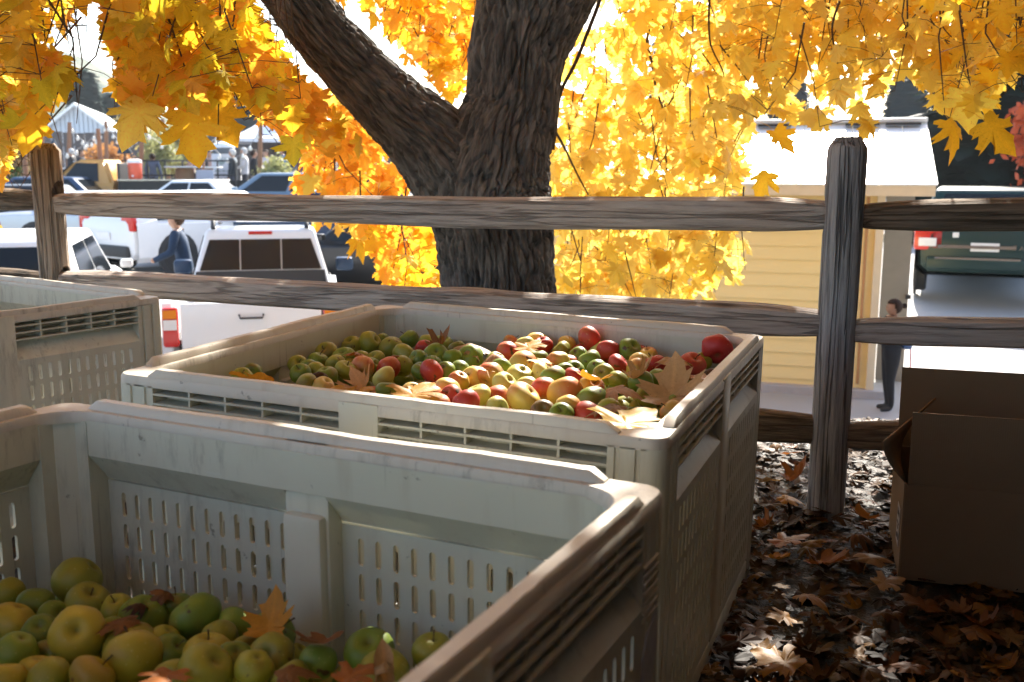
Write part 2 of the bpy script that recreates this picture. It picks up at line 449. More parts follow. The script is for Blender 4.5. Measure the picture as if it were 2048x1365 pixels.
def apple_bin(loc, yaw, tilt, label, seed):
    b = empty('apple_bin', loc, label=label, cat='fruit bin', group='plastic apple bins')
    b.rotation_euler = (Matrix.Rotation(yaw, 3, 'Z') @ Matrix.Rotation(tilt[0], 3, 'X') @ Matrix.Rotation(tilt[1], 3, 'Y')).to_euler()
    link('rim', rim_me, M_binrim, b, 50)
    for i, (Lw, off) in enumerate(((BW, BD / 2), (BD, BW / 2), (BW, BD / 2), (BD, BW / 2))):
        a = R(90 * i)
        Mx = Matrix.Rotation(a, 4, 'Z') @ Matrix.Translation((0, -off, 0))
        w = link('side_wall', wall_me[Lw], M_bin, b, 35); w.matrix_local = Mx
        lp = link('rim_lip', lip_mesh(Lw, seed * 10 + i), M_binrim, b, 40); lp.matrix_local = Mx
        half = Lw / 2 - CP - CEN / 2
        for sx in (-1, 1):
            cx = sx * (CEN / 2 + half / 2)
            for z in (-0.036, -0.057, -0.078):
                s = link('slat', slat_me[Lw], M_bin, w); s.location = (cx, INS / 2 - 0.001, z)
            for k in range(1, 5):
                s = link('divider', div_me, M_bin, w); s.location = (cx - half / 2 + half * k / 5, INS / 2 + 0.0015, -0.052)
    for i, (sx, sy) in enumerate(((-1, -1), (1, -1), (1, 1), (-1, 1))):
        p = link('corner_post', post_me, M_bin, b, 35)
        p.matrix_local = Matrix.Translation((sx * BW / 2, sy * BD / 2, 0)) @ Matrix.Rotation(R(90 * i), 4, 'Z')
    link('floor_panel', floor_me, M_bin, b)
    for x in (-0.5, 0, 0.5):
        s = link('skid', foot_me, M_bin, b); s.location = (x * (BW - 0.16), 0, -BH + 0.01)
    return b
Z2, Z1 = 0.692, 0.699
BIN2 = ((-0.078, 2.425, Z2), R(-22.2), (R(0.05), R(1.1)))
BIN1 = ((-0.584, 1.101, Z1), R(-26.4), (R(-0.4), R(-0.2)))
bin2 = apple_bin(*BIN2, 'off-white plastic bin heaped with red and green apples, in front of the tree trunk', 2)
bin1 = apple_bin(*BIN1, 'off-white plastic bin of yellow-green apples nearest the camera, standing in deep shade', 1)
c3 = atZ(326, 594, Z2)
yaw3 = R(-34.0)
off3 = Matrix.Rotation(yaw3, 3, 'Z') @ Vector((BW / 2, BD / 2, 0))
BIN3 = ((c3.x - off3.x, c3.y - off3.y, Z2), yaw3, (0, 0))
bin3 = apple_bin(*BIN3, 'tan-looking plastic bin, no apples in sight, cut off by the frame below the brown post', 3)
bpy.context.view_layer.update()

# scuffed paper label and ribbed pad on the side of the near bin
pad = MB()
for k in range(7): pad.box((0, 0, -k * 0.0125), (0.062, 0.004, 0.005))
o = pad.build('label_ribs', M_binrim, bin1); o.matrix_local = Matrix.Translation((BW / 2 + 0.001, BD / 2 - 0.075, -0.085)) @ Matrix.Rotation(R(90), 4, 'Z') @ Matrix.Rotation(R(0), 4, 'Y')
pts = [(-.03, .0), (-.012, .028), (.008, .04), (.03, .062), (.031, .0), (.012, -.05), (-.004, -.085), (-.012, -.12), (-.026, -.13), (-.03, -.06)]
tg = MB().prism([(a, b) for a, b in pts], -0.0025, 0.0005, 'y')
o = tg.build('torn_label', simple('torn_paper', (0.42, 0.42, 0.42), 0.8, var=0.3, scale=40), bin1); o.matrix_local = Matrix.Translation((BW / 2 - 0.0005, BD / 2 - 0.075, -0.215)) @ Matrix.Rotation(R(90), 4, 'Z')

# ------------------------------------------------------------------ split rail fence
FX = lambda u, v: (lambda d: EYE + d * (3.624 / (d.y + 0.434 * d.x)))(ray(u, v))
fence = empty('split_rail_fence', FX(1000, 700) * 1, label='weathered grey split-rail fence of posts and three rough rails behind the bins', cat='fence')
fence.location = (0, 3.62, 0)
FI = Matrix.Translation((0, -3.62, 0))
def rail(name, A, B, h, d, mat, seed, bumps=()):
    A, B = Vector(A), Vector(B); ax = (B - A); L = ax.length; ax.normalize()
    n = max(24, int(L / 0.03)); m = 14; vs = []
    for i in range(n + 1):
        x = L * i / n - L / 2
        e = max(0.0, min(1.0, min(x + L / 2, L / 2 - x) / 0.22)); tap = 0.72 + 0.28 * e ** 0.6
        oy = 0.008 * noise.noise(Vector((x * 1.3, seed, 1.1))); oz = 0.011 * noise.noise(Vector((x * 1.1, seed, 7.7)))
        sc = 1 + 0.10 * noise.noise(Vector((x * 1.6, seed, 3.3)))
        for bx, amp, wdt in bumps:
            sc += amp * math.exp(-((x - bx) / wdt) ** 2)
        for k in range(m):
            a = 2 * math.pi * (k + 0.5) / m
            ca, sa = math.cos(a), math.sin(a)
            p = 3.6
            rr = 1 / ((abs(ca) ** p + abs(sa) ** p) ** (1 / p))
            fac = noise.noise(Vector((ca * 1.2 + seed * 3, sa * 1.2, x * 0.5))) * 0.10 + noise.noise(Vector((ca * 5, sa * 5 + seed, x * 2.5))) * 0.035
            r = rr * (1 + fac) * tap * sc
            vs.append((x, oy + r * ca * d / 2, oz + r * sa * h / 2 + (-0.006 * abs(ca) if sa < 0 else 0)))
    fs = [(i * m + k, (i + 1) * m + k, (i + 1) * m + (k + 1) % m, i * m + (k + 1) % m) for i in range(n) for k in range(m)]
    fs += [tuple(range(m)), tuple(range(n * m, n * m + m))[::-1]]
    o = mesh_obj(name, vs, fs, mat, fence, 40)
    y = Vector((0, 0, 1)).cross(ax).normalized(); z = ax.cross(y)
    Mx = Matrix((ax, y, z)).transposed().to_4x4(); Mx.translation = (A + B) / 2 - Vector((0, 3.62, 0))
    o.matrix_local = Mx; return o
rail('rail', FX(112, 408), FX(1668, 431), 0.108, 0.09, M_rail, 1, [(-1.2, .05, .2)])
rail('rail', FX(112, 562), FX(1655, 646), 0.105, 0.09, M_rail, 2, [(0.42, .22, .16), (0.9, .06, .3)])
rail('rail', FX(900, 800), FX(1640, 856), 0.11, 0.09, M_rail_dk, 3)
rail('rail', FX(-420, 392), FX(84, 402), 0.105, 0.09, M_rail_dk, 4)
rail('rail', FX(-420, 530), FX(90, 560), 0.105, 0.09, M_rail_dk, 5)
PR = atZ(1650, 1030, 0)
RX = lambda u, v: (lambda d: EYE + d * ((PR.y + 0.23 * PR.x) / (d.y + 0.23 * d.x)))(ray(u, v))
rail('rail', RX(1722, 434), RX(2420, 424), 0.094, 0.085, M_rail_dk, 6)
rail('rail', RX(1700, 660), RX(2420, 668), 0.092, 0.085, M_rail, 7)
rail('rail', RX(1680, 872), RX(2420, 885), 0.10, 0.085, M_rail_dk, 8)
def fence_post(base, top_z, w, d, yaw, lean, mat, seed, n8=False, rnd=0.05):
    n = 46; m = 20; vs = []; H = top_z + 0.25
    for i in range(n + 1):
        z = -0.25 + H * i / n
        e = (top_z - z); cap = 1.0 if e > rnd else math.sqrt(max(0, 1 - ((rnd - e) / rnd) ** 2)) * 0.38 + 0.62
        for k in range(m):
            a = 2 * math.pi * (k + 0.5) / m; ca, sa = math.cos(a), math.sin(a); p = 2.6 if n8 else 5.0
            rr = 1 / ((abs(ca) ** p + abs(sa) ** p) ** (1 / p))
            f = 1 + 0.06 * noise.noise(Vector((ca * 1.5 + seed, sa * 1.5, z * 0.8))) + 0.025 * noise.noise(Vector((ca * 7, sa * 7 + seed, z * 1.3)))
            vs.append((rr * ca * f * cap * w / 2 + lean * z, rr * sa * f * cap * d / 2 + 0.008 * noise.noise(Vector((z * 1.4, seed, 0))), z))
    fs = [(i * m + k, i * m + (k + 1) % m, (i + 1) * m + (k + 1) % m, (i + 1) * m + k) for i in range(n) for k in range(m)]
    fs += [tuple(range(m))[::-1], tuple(range(n * m, n * m + m))]
    o = mesh_obj('post', vs, fs, mat, fence, 40)
    o.location = Vector(base) - Vector((0, 3.62, 0)); o.rotation_euler = (0, 0, yaw); return o
def cut(o, boxes, eye=True):
    """real mortise holes"""
    for (c, rx, rz_, ln, rz) in boxes:
        mb = MB(); prof = [(rx * math.cos(2 * math.pi * k / 14), rz_ * math.sin(2 * math.pi * k / 14)) for k in range(14)]
        mb.prism(prof, -ln, ln, 'y'); cu = mb.build('cutter', None)
        cu.location = c; cu.rotation_euler = (0, 0, rz)
        md = o.modifiers.new('b', 'BOOLEAN'); md.operation = 'DIFFERENCE'; md.object = cu; md.solver = 'EXACT'
        bpy.context.view_layer.update()
        me = bpy.data.meshes.new_from_object(o.evaluated_get(bpy.context.evaluated_depsgraph_get()))
        o.modifiers.remove(md); o.data = me; bpy.data.objects.remove(cu)
pr = fence_post((PR.x, PR.y, 0), 1.235, 0.122, 0.115, R(-14), 0.004, M_post_grey, 3, True, 0.055)
PL = FX(106, 500)
pl = fence_post((PL.x, PL.y, 0), FX(97, 287).z, 0.132, 0.132, R(24), 0.0, M_post_brown, 9, False, 0.03)
th_f = math.atan(-0.434)
bpy.context.view_layer.update()
cut(pl, [(FX(122, 392) + Vector((0, -0.0, 0)), 0.036, 0.072, 0.16, th_f + R(90)), (FX(128, 562), 0.036, 0.07, 0.16, th_f + R(90))])
cut(pr, [(FX(1665, 431), 0.034, 0.062, 0.16, R(75)), (FX(1650, 648), 0.034, 0.062, 0.16, R(75))])
# ------------------------------------------------------------------ maple tree
TY = 4.75
t = NT('maple_bark')
a = t.n('Attribute', attribute_name='bark')
mp = t.n('Mapping'); mp.inputs['Scale'].default_value = (26, 5.5, 1); t.l(a.outputs['Vector'], mp.inputs['Vector'])
n1 = t.noise(mp.outputs[0], 1.0, 6, 0.65, 0.8)
v = t.coord('Object', (1, 1, 1), False); n2 = t.noise(v, 70, 4); n3 = t.noise(v, 3, 3)
c = t.ramp(n1, [(0.32, (0.042, 0.041, 0.041)), (0.5, (0.13, 0.128, 0.127)), (0.68, (0.26, 0.257, 0.255))])
c = t.mix(t.math('MULTIPLY', n3, 0.4), c, t.mix(1.0, c, (0.75, 0.82, 0.72), 'MULTIPLY'))
M_bark = t.done(t.pbr(c, 0.9, t.bump(t.math('ADD', n1, t.math('MULTIPLY', n2, 0.25)), 0.55, 0.012), 0, 0.2))
M_twig = simple('twig_bark', (0.075, 0.05, 0.035), 0.8, var=0.4, scale=30)

tree = empty('maple_tree', (atY(1000, 600, TY).x, TY, gz(TY)), label='large maple with furrowed dark trunk and golden autumn leaves behind the fence', cat='tree')
TI = Matrix.Translation(-tree.location)
def bark_sweep(name, spec, n_th, ds, amp, seed, flare=None):
    """spec: (u, v, width px, Y)"""
    P = [atY(u, v, Y) for u, v, w, Y in spec]
    Rd = [w / 2 * (px(p)[2]) / FPX for (u, v, w, Y), p in zip(spec, P)]
    # dense resample with Catmull-Rom
    pts, rad = [], []
    for i in range(len(P) - 1):
        p0, p1, p2, p3 = P[max(i - 1, 0)], P[i], P[i + 1], P[min(i + 2, len(P) - 1)]
        r0, r1, r2, r3 = Rd[max(i - 1, 0)], Rd[i], Rd[i + 1], Rd[min(i + 2, len(P) - 1)]
        k = max(2, int((p2 - p1).length / ds))
        for j in range(k):
            x = j / k; b = (-.5 * x + x * x - .5 * x ** 3, 1 - 2.5 * x * x + 1.5 * x ** 3, .5 * x + 2 * x * x - 1.5 * x ** 3, -.5 * x * x + .5 * x ** 3)
            pts.append(p0 * b[0] + p1 * b[1] + p2 * b[2] + p3 * b[3]); rad.append(r0 * b[0] + r1 * b[1] + r2 * b[2] + r3 * b[3])
    pts.append(P[-1]); rad.append(Rd[-1])
    up = Vector((0, 1, 0)); s = 0; vs = []; at = []
    m = len(pts)
    for i, p in enumerate(pts):
        tg = (pts[min(i + 1, m - 1)] - pts[max(i - 1, 0)]).normalized()
        A = tg.cross(up).normalized(); B = A.cross(tg)
        up = B
        if i: s += (p - pts[i - 1]).length
        for k in range(n_th):
            th = 2 * math.pi * k / n_th
            d = A * math.cos(th) + B * math.sin(th)
            rr = rad[i] * (1 + 0.035 * noise.noise(d * 1.4 + Vector((seed, 0, s * 0.9))))
            # furrows
            q = p + d * rr
            wp = noise.noise(q * 4 + Vector((seed, 3, 1))) * 0.9
            f1 = noise.noise(Vector((math.cos(th) * rr * 29 + wp * 1.3, math.sin(th) * rr * 29 + wp * 1.3, s * 3.2 + seed * 9)))
            f2 = noise.noise(Vector((math.cos(th) * rr * 62 + wp * 2, math.sin(th) * rr * 62, s * 8.5 + seed)))
            f3 = noise.noise(Vector((math.cos(th) * rr * 15, math.sin(th) * rr * 15 + wp, s * 16 + seed)))
            rd = 0.35 - math.exp(-(f1 / .10) ** 2) * 1.25 - math.exp(-(f2 / .13) ** 2) * .62 - math.exp(-(f3 / .06) ** 2) * .35 + f2 * .35
            vs.append(tree_local(p + d * (rr + amp * rd))); at.append((th * 0.28, s, 0))
    fs = [(i * n_th + k, i * n_th + (k + 1) % n_th, (i + 1) * n_th + (k + 1) % n_th, (i + 1) * n_th + k) for i in range(m - 1) for k in range(n_th)]
    o = mesh_obj(name, vs, fs, M_bark, tree, 180)
    atr = o.data.attributes.new('bark', 'FLOAT_VECTOR', 'POINT'); atr.data.foreach_set('vector', np.array(at, dtype=np.float32).ravel())
    return o
def tree_local(p): return Vector(p) - tree.location
bark_sweep('trunk', [(1003, 1000, 330, TY), (1003, 800, 262, TY), (1001, 650, 228, TY), (999, 591, 222, TY), (990, 464, 234, TY), (979, 386, 250, TY), (996, 300, 214, TY), (1024, 215, 184, TY + .02), (1036, 109, 190, TY + .05),
                     (1070, 0, 222, TY + .1), (1125, -140, 226, TY + .1), (1180, -380, 190, TY + .2), (1230, -800, 150, TY + .3), (1250, -1500, 90, TY + .3)], 400, 0.0085, 0.021, 1.0)
bark_sweep('limb', [(985, 455, 150, TY + .02), (930, 372, 192, TY), (862, 286, 168, TY - .02), (785, 214, 138, TY - .05), (690, 118, 122, TY - .1), (602, 12, 120, TY - .2), (500, -160, 110, TY - .35), (370, -420, 96, TY - .6), (180, -900, 70, TY - 1.0)], 250, 0.0085, 0.017, 5.0)

def twig(name, spec, r0, r1, seed=0):
    P = [atY(u, v, Y) for u, v, Y in spec]; pts = []
    for i in range(len(P) - 1):
        p0, p1, p2, p3 = P[max(i - 1, 0)], P[i], P[i + 1], P[min(i + 2, len(P) - 1)]
        for j in range(7):
            x = j / 7; b = (-.5 * x + x * x - .5 * x ** 3, 1 - 2.5 * x * x + 1.5 * x ** 3, .5 * x + 2 * x * x - 1.5 * x ** 3, -.5 * x * x + .5 * x ** 3)
            q = p0 * b[0] + p1 * b[1] + p2 * b[2] + p3 * b[3]
            pts.append(q + Vector((noise.noise(q * 6), 0, noise.noise(q * 6 + Vector((9, 0, 0))))) * r0 * 1.6)
    pts.append(P[-1]); n = len(pts)
    return MB().tube([tree_local(p) for p in pts], [r0 + (r1 - r0) * i / (n - 1) for i in range(n)], 6).build(name, M_twig, tree, 180)
TW = [([(1212, -30, 5.2), (1170, 90, 5.3), (1120, 190, 5.3), (1106, 300, 5.2)], .011, .009),
      ([(1106, 255, 5.0), (1130, 300, 5.2), (1155, 350, 5.4), (1180, 400, 5.5)], .008, .004),
      ([(1310, 20, 5.6), (1295, 80, 5.6), (1310, 160, 5.7), (1330, 240, 5.8), (1332, 400, 5.8)], .010, .005),
      ([(1325, 20, 5.6), (1350, 60, 5.6), (1400, 100, 5.6)], .008, .003), ([(1318, 30, 5.6), (1345, 100, 5.6), (1390, 150, 5.7)], .006, .002),
      ([(1420, 0, 5.0), (1420, 80, 5.1), (1445, 150, 5.2), (1440, 230, 5.3)], .006, .002), ([(1440, 90, 5.1), (1500, 170, 5.2), (1530, 220, 5.3)], .004, .002),
      ([(1680, 0, 4.6), (1664, 60, 4.6), (1678, 140, 4.7), (1680, 170, 4.7)], .006, .002), ([(1700, 0, 4.8), (1690, 120, 4.8)], .004, .002),
      ([(2060, 20, 4.2), (1980, 55, 4.3), (1920, 95, 4.4), (1830, 120, 4.5)], .006, .002), ([(1880, 0, 4.4), (1885, 50, 4.4), (1910, 80, 4.4)], .004, .002),
      ([(1330, 240, 5.8), (1300, 340, 5.8), (1295, 380, 5.8)], .005, .002), ([(1240, 460, 5.6), (1260, 540, 5.6), (1275, 600, 5.6)], .005, .002), ([(1165, 460, 5.6), (1158, 600, 5.6)], .004, .002),
      ([(320, -20, 3.7), (300, 60, 3.7), (262, 130, 3.8)], .006, .003), ([(262, 0, 3.7), (258, 80, 3.7), (256, 150, 3.8)], .005, .002), ([(430, -10, 4.0), (480, 60, 4.1), (530, 120, 4.2)], .007, .003), ([(530, 120, 4.2), (580, 200, 4.4), (600, 240, 4.4)], .004, .002),
      ([(425, 0, 4.0), (425, 90, 4.0)], .004, .002), ([(340, 60, 3.8), (335, 130, 3.8)], .003, .002), ([(0, 70, 3.4), (30, 90, 3.4), (60, 120, 3.4)], .004, .002), ([(40, -10, 3.4), (60, 60, 3.4), (90, 120, 3.4)], .005, .002),
      ([(720, 230, 5.6), (680, 270, 5.7), (668, 330, 5.7), (672, 400, 5.7)], .007, .004), ([(700, 260, 5.7), (740, 330, 5.8), (790, 390, 5.8)], .005, .002), ([(672, 320, 5.7), (630, 350, 5.7), (600, 355, 5.7)], .004, .002), ([(800, 470, 5.8), (790, 530, 5.8), (785, 545, 5.8)], .004, .002),
      ([(780, -10, 6.4), (775, 60, 6.4), (790, 120, 6.4)], .006, .003), ([(860, 60, 6.4), (855, 170, 6.4)], .005, .002), ([(735, 0, 6.4), (745, 70, 6.4)], .005, .002), ([(900, 40, 6.6), (930, 110, 6.6)], .005, .002)]
for sp, a_, b_ in TW: twig('branch', sp, a_, b_)

# leaf shapes ------------------------------------------------------
HALF = [(0.12, -0.07), (0.30, -0.09), (0.41, -0.02), (0.335, 0.065), (0.41, 0.13), (0.30, 0.165), (0.43, 0.255), (0.61, 0.30), (0.52, 0.375), (0.59, 0.465), (0.42, 0.45), (0.235, 0.415), (0.275, 0.55), (0.365, 0.66), (0.22, 0.675), (0.145, 0.80)]
HALF_LO = [(0.30, -0.09), (0.41, 0.0), (0.29, 0.16), (0.61, 0.30), (0.54, 0.45), (0.235, 0.415), (0.36, 0.66), (0.2, 0.69)]
def leaf_shape(half, curl, fold, twist, seed, sub=0, petiole=True):
    out = [(0, 0)] + half + [(0, 0.98)] + [(-x, y) for x, y in half[::-1]]
    rnd = random.Random(seed)
    out = [(x * (1 + rnd.uniform(-.10, .10)), y + rnd.uniform(-.025, .025)) for x, y in out]
    vs = [(0.0, 0.22)] + out; n = len(out)
    fs = [(0, 1 + k, 1 + (k + 1) % n) for k in range(n)]
    if sub:
        bm = bmesh.new(); bv = [bm.verts.new((x, y, 0)) for x, y in vs]
        for f in fs: bm.faces.new([bv[i] for i in f])
        bmesh.ops.subdivide_edges(bm, edges=bm.edges[:], cuts=sub, use_grid_fill=True)
        bm.verts.index_update(); vs = [(q.co.x, q.co.y) for q in bm.verts]; fs = [[q.index for q in f.verts] for f in bm.faces]; bm.free()
    V = []
    for x, y in vs:
        yy = y - 0.22; r = math.hypot(x, yy); an = math.atan2(x, yy)
        z = -curl * r * r + fold * abs(x) + twist * x * yy + 0.05 * math.cos(an * 5) * r + 0.10 * r * noise.noise(Vector((x * 3 + seed, y * 3, seed)))
        V.append((x, y, z))
    if petiole:
        k = len(V); V += [(-.008, 0, 0), (.008, 0, 0), (.012, -.25, -.04), (-.004, -.25, -.04), (.06, -.5, -.14), (.045, -.5, -.14)]
        fs = list(fs) + [(k, k + 1, k + 2, k + 3), (k + 3, k + 2, k + 4, k + 5)]
    return V, fs
def leaf_mesh(name, V, F, mat=None):
    me = bpy.data.meshes.new(name); me.from_pydata(V, [], F); me.update()
    me.polygons.foreach_set('use_smooth', [True] * len(me.polygons))
    at = me.attributes.new('vein', 'FLOAT', 'POINT')
    vals = []
    for x, y, z in V:
        an = abs(math.atan2(x, y)) if y > -.2 else 3; r = math.hypot(x, y)
        d = min(abs(math.sin(an - a0)) * r for a0 in (0, 0.84, 1.45)) ; vals.append(max(0, 1 - d / 0.035))
    at.data.foreach_set('value', vals); me.materials.append(mat or M_leaf); return me
LV = [leaf_shape(HALF, c_, f_, t_, i + 1) for i, (c_, f_, t_) in enumerate([(.25, .1, .1), (.5, .0, -.2), (.1, .25, .2), (.7, .1, .0), (.35, -.1, .3), (.2, .3, -.2), (1.1, .2, .3), (-.6, .35, .1), (.9, -.35, .4), (1.5, .1, -.5), (-.3, .5, -.4)])]
LVLO = [leaf_shape(HALF_LO, c_, f_, t_, i + 11, petiole=False) for i, (c_, f_, t_) in enumerate([(.3, .1, .1), (.6, 0, -.2), (.2, .25, .2)])]
leaf_me = [leaf_mesh('leaf', *lv, M_treeleaf) for lv in LV]

# leaf sprays: (pixel polygon, depth range, number of sprays, leaves per spray, tints)
GOLD, ORG, YEL, LIME, PALE = (0.88, 0.58, 0.045), (0.88, 0.46, 0.06), (0.94, 0.73, 0.15), (0.74, 0.62, 0.05), (0.93, 0.76, 0.24)  # right-hand sprays get the paler tints, putting sun brightness into leaf colour
REG = [
 ([(-40, -30), (165, -30), (168, 20), (120, 60), (128, 120), (150, 190), (120, 215), (60, 200), (10, 215), (-40, 230)], (3.2, 4.3), 26, 9, (GOLD, GOLD, LIME, YEL)),
 ([(-40, 200), (60, 195), (90, 230), (80, 270), (40, 300), (25, 370), (-40, 380)], (3.8, 5.0), 22, 8, (YEL, GOLD, PALE, ORG)),
 ([(215, 50), (255, -30), (560, -30), (590, 60), (600, 150), (520, 195), (440, 220), (330, 215), (250, 190), (225, 130)], (3.4, 4.8), 52, 10, (GOLD, ORG, GOLD, LIME)),
 ([(540, 120), (640, 160), (640, 230), (600, 270), (565, 280), (540, 200)], (4.2, 5.2), 16, 9, (ORG, GOLD, YEL)),
 ([(650, -30), (955, -30), (945, 170), (915, 200), (860, 170), (760, 60)], (5.6, 7.4), 30, 10, (GOLD, YEL, GOLD, ORG)),
 ([(640, 220), (700, 235), (850, 385), (800, 400), (700, 385), (620, 370), (595, 345), (640, 290)], (5.2, 6.6), 20, 9, (ORG, ORG, YEL)),
 ([(640, 455), (860, 455), (880, 600), (790, 590), (740, 560), (720, 500), (650, 500), (630, 480)], (5.2, 6.4), 15, 9, (ORG, GOLD, YEL)),
 ([(1150, -30), (1500, -30), (1500, 200), (1400, 220), (1330, 150), (1260, 60), (1200, 60)], (5.0, 7.5), 24, 10, (YEL, YEL, PALE)),
 ([(1110, 250), (1200, 220), (1400, 200), (1490, 250), (1480, 360), (1440, 400), (1110, 400)], (5.4, 8.4), 50, 10, (YEL, PALE, PALE)),
 ([(1108, 450), (1480, 450), (1490, 520), (1440, 560), (1400, 600), (1115, 600)], (5.4, 8.0), 40, 10, (YEL, PALE, PALE)),
 ([(1140, 100), (1260, 70), (1300, 200), (1130, 220)], (6.5, 8.0), 6, 8, (YEL, ORG)),
 ([(1480, -30), (1780, -30), (1790, 130), (1760, 210), (1700, 250), (1620, 230), (1560, 210), (1480, 230)], (4.2, 6.4), 34, 10, (YEL, YEL, PALE)),
 ([(1780, -30), (2090, -30), (2090, 110), (2000, 150), (1920, 170), (1850, 120), (1790, 110)], (3.6, 5.2), 18, 9, (YEL, YEL, GOLD)),
 ([(1840, 120), (1960, 130), (1985, 200), (1930, 220), (1860, 190)], (3.6, 4.4), 4, 7, (YEL, GOLD)),
]
def in_poly(x, y, P):
    r = False; j = len(P) - 1
    for i in range(len(P)):
        if (P[i][1] > y) != (P[j][1] > y) and x < (P[j][0] - P[i][0]) * (y - P[i][1]) / (P[j][1] - P[i][1]) + P[i][0]: r = not r
        j = i
    return r
rnd = random.Random(21)
sprays = []
leaves = []        # (pos, quat, size, tint, variant)
def spray(c, n, tints, spread=0.17, sz=(0.088, 0.142), face=1.0):
    tint0 = rnd.choice(tints); top_ = c + Vector((rnd.gauss(0, .12), rnd.gauss(0, .12), rnd.uniform(.22, .45))); low_ = c + Vector((rnd.gauss(0, .05), rnd.gauss(0, .05), -.12)); mid_ = (top_ + low_) / 2 + Vector((rnd.gauss(0, .04), 0, 0))
    sid = len(sprays); sprays.append((top_, mid_, low_))
    for _ in range(n):
        p = c + Vector((rnd.gauss(0, spread), rnd.gauss(0, spread * .8), rnd.gauss(0, spread * .8)))
        nrm = Vector((rnd.gauss(0, .55), -face + rnd.gauss(0, .45), 0.35 + rnd.gauss(0, .45))).normalized()
        tip = Vector((rnd.gauss(0, .45), rnd.gauss(0, .2), -1)).normalized()
        x = tip.cross(nrm).normalized(); tip = nrm.cross(x)
        q = Matrix((x, tip, nrm)).transposed().to_quaternion()
        b = rnd.choice(tints) if rnd.random() < .45 else tint0; k = rnd.uniform(.82, 1.12)
        leaves.append((p, q, rnd.uniform(*sz), tuple(min(.95, a_ * k) for a_ in b), rnd.randrange(len(LV)), sid))
for P, (ya, yb), ns, nl, tints in REG:
    us = [p[0] for p in P]; vs_ = [p[1] for p in P]; got = 0
    while got < ns:
        u, v = rnd.uniform(min(us), max(us)), rnd.uniform(min(vs_), max(vs_))
        if not in_poly(u, v, P): continue
        Y = rnd.uniform(ya, yb); got += .80
        spray(atY(u, v, Y), nl + (2 if ya < 4.3 else 0), tints, spread=0.16 if ya >= 4.3 else .13, sz=(.074, .118) if ya < 4.3 else (.086, .138))
# keep sprays off the fence side and clear of the view of the shed wall
leaves = [L for L in leaves if L[0].y > 3.0]
LIMB = [(470, -60), (690, -60), (800, 130), (940, 215), (900, 420), (820, 370), (640, 200), (540, 100)]
TRNK = [(930, -60), (1215, -60), (1165, 110), (1125, 260), (1135, 620), (870, 620), (850, 400), (920, 230)]
def grow(P, k=14):
    cx = sum(q[0] for q in P) / len(P); cy = sum(q[1] for q in P) / len(P)
    return [(x + (k if x > cx else -k), y + (k if y > cy else -k)) for x, y in P]
MASKS = [grow(r[0], 30) for r in REG[4:]] + [
 [(-200, -200), (165, -200), (165, 25), (125, 48), (112, 90), (125, 118), (165, 150), (155, 190), (125, 222), (92, 225), (95, 252), (60, 280), (38, 305), (44, 345), (24, 395), (-200, 400)],
 [(195, -200), (560, -200), (560, 90), (622, 160), (650, 205), (605, 240), (615, 270), (600, 305), (556, 302), (545, 250), (512, 238), (480, 208), (440, 248), (400, 215), (362, 244), (330, 212), (292, 215), (272, 248), (240, 208), (202, 205), (222, 140), (200, 60)]]
def keep(p):
    u, v, d = px(p)
    if 1500 < u < 1900 and v > 300: return False
    if u > 1990 and v > 160: return False
    if p.y < 5.1 and (in_poly(u, v, LIMB) or in_poly(u, v, TRNK)): return False
    return True
def inside(L):
    for a_, b_ in ((0, .35), (0, .85), (.45, .3), (-.45, .3)):
        u, v, d = px(L[0] + L[1] @ Vector((a_ * L[2], b_ * L[2], 0)))
        if v > 0 and 0 < u < 2048 and not any(in_poly(u, v, P) for P in MASKS): return False
    return True
leaves = [L for L in leaves if keep(L[0] + L[1] @ Vector((0, .35 * L[2], 0))) and inside(L)]
for u, v, Y, s_ in ((1898, 240, 3.7, .15), (1968, 245, 3.65, .17), (1925, 185, 3.8, .17), (1550, 268, 4.4, .14), (1530, 350, 4.6, .13), (300, 215, 3.4, .17), (357, 225, 3.4, .18), (280, 190, 3.5, .15), (435, 210, 3.6, .16), (68, 225, 3.7, .16)):
    spray(atY(u, v, Y), 1, (YEL, GOLD), 0.01, (s_, s_ * 1.05), 1.4)
n_view = len(leaves)
# the rest of the crown, overhead and behind the picture's frame
def over():
    out = []; tries = 0
    while len(out) < 19000 and tries < 200000:
        tries += 1
        d = Vector((rnd.gauss(0, 1), rnd.gauss(0, 1), rnd.gauss(0, 1))).normalized(); r = rnd.random() ** 0.45
        p = Vector((0.2, 3.0, 5.2)) + Vector((d.x * 7.0, d.y * 6.8, d.z * 4.2)) * r
        if p.z < (2.5 if p.y > -1.2 else 1.3): continue  # crown drawn lower behind the viewpoint to hold back sky light
        u, v, dd = px(p)
        if dd > 0 and -90 < u < 2140 and v > -60: continue
        if noise.noise(p * 0.9) < -0.30: continue
        if p.y > 7.0 and p.z < 6.5 and rnd.random() < .6: continue
        out.append(p)
    return out
ov = over()
for p in ov:
    q = Euler((rnd.gauss(0, .6), rnd.gauss(0, .6), rnd.uniform(0, 6.28))).to_quaternion()
    b = rnd.choice(((.66, .44, .05), (.70, .50, .07), (.60, .34, .05))); leaves.append((p, q, rnd.uniform(.15, .22), b, rnd.randrange(len(LVLO)), -1))
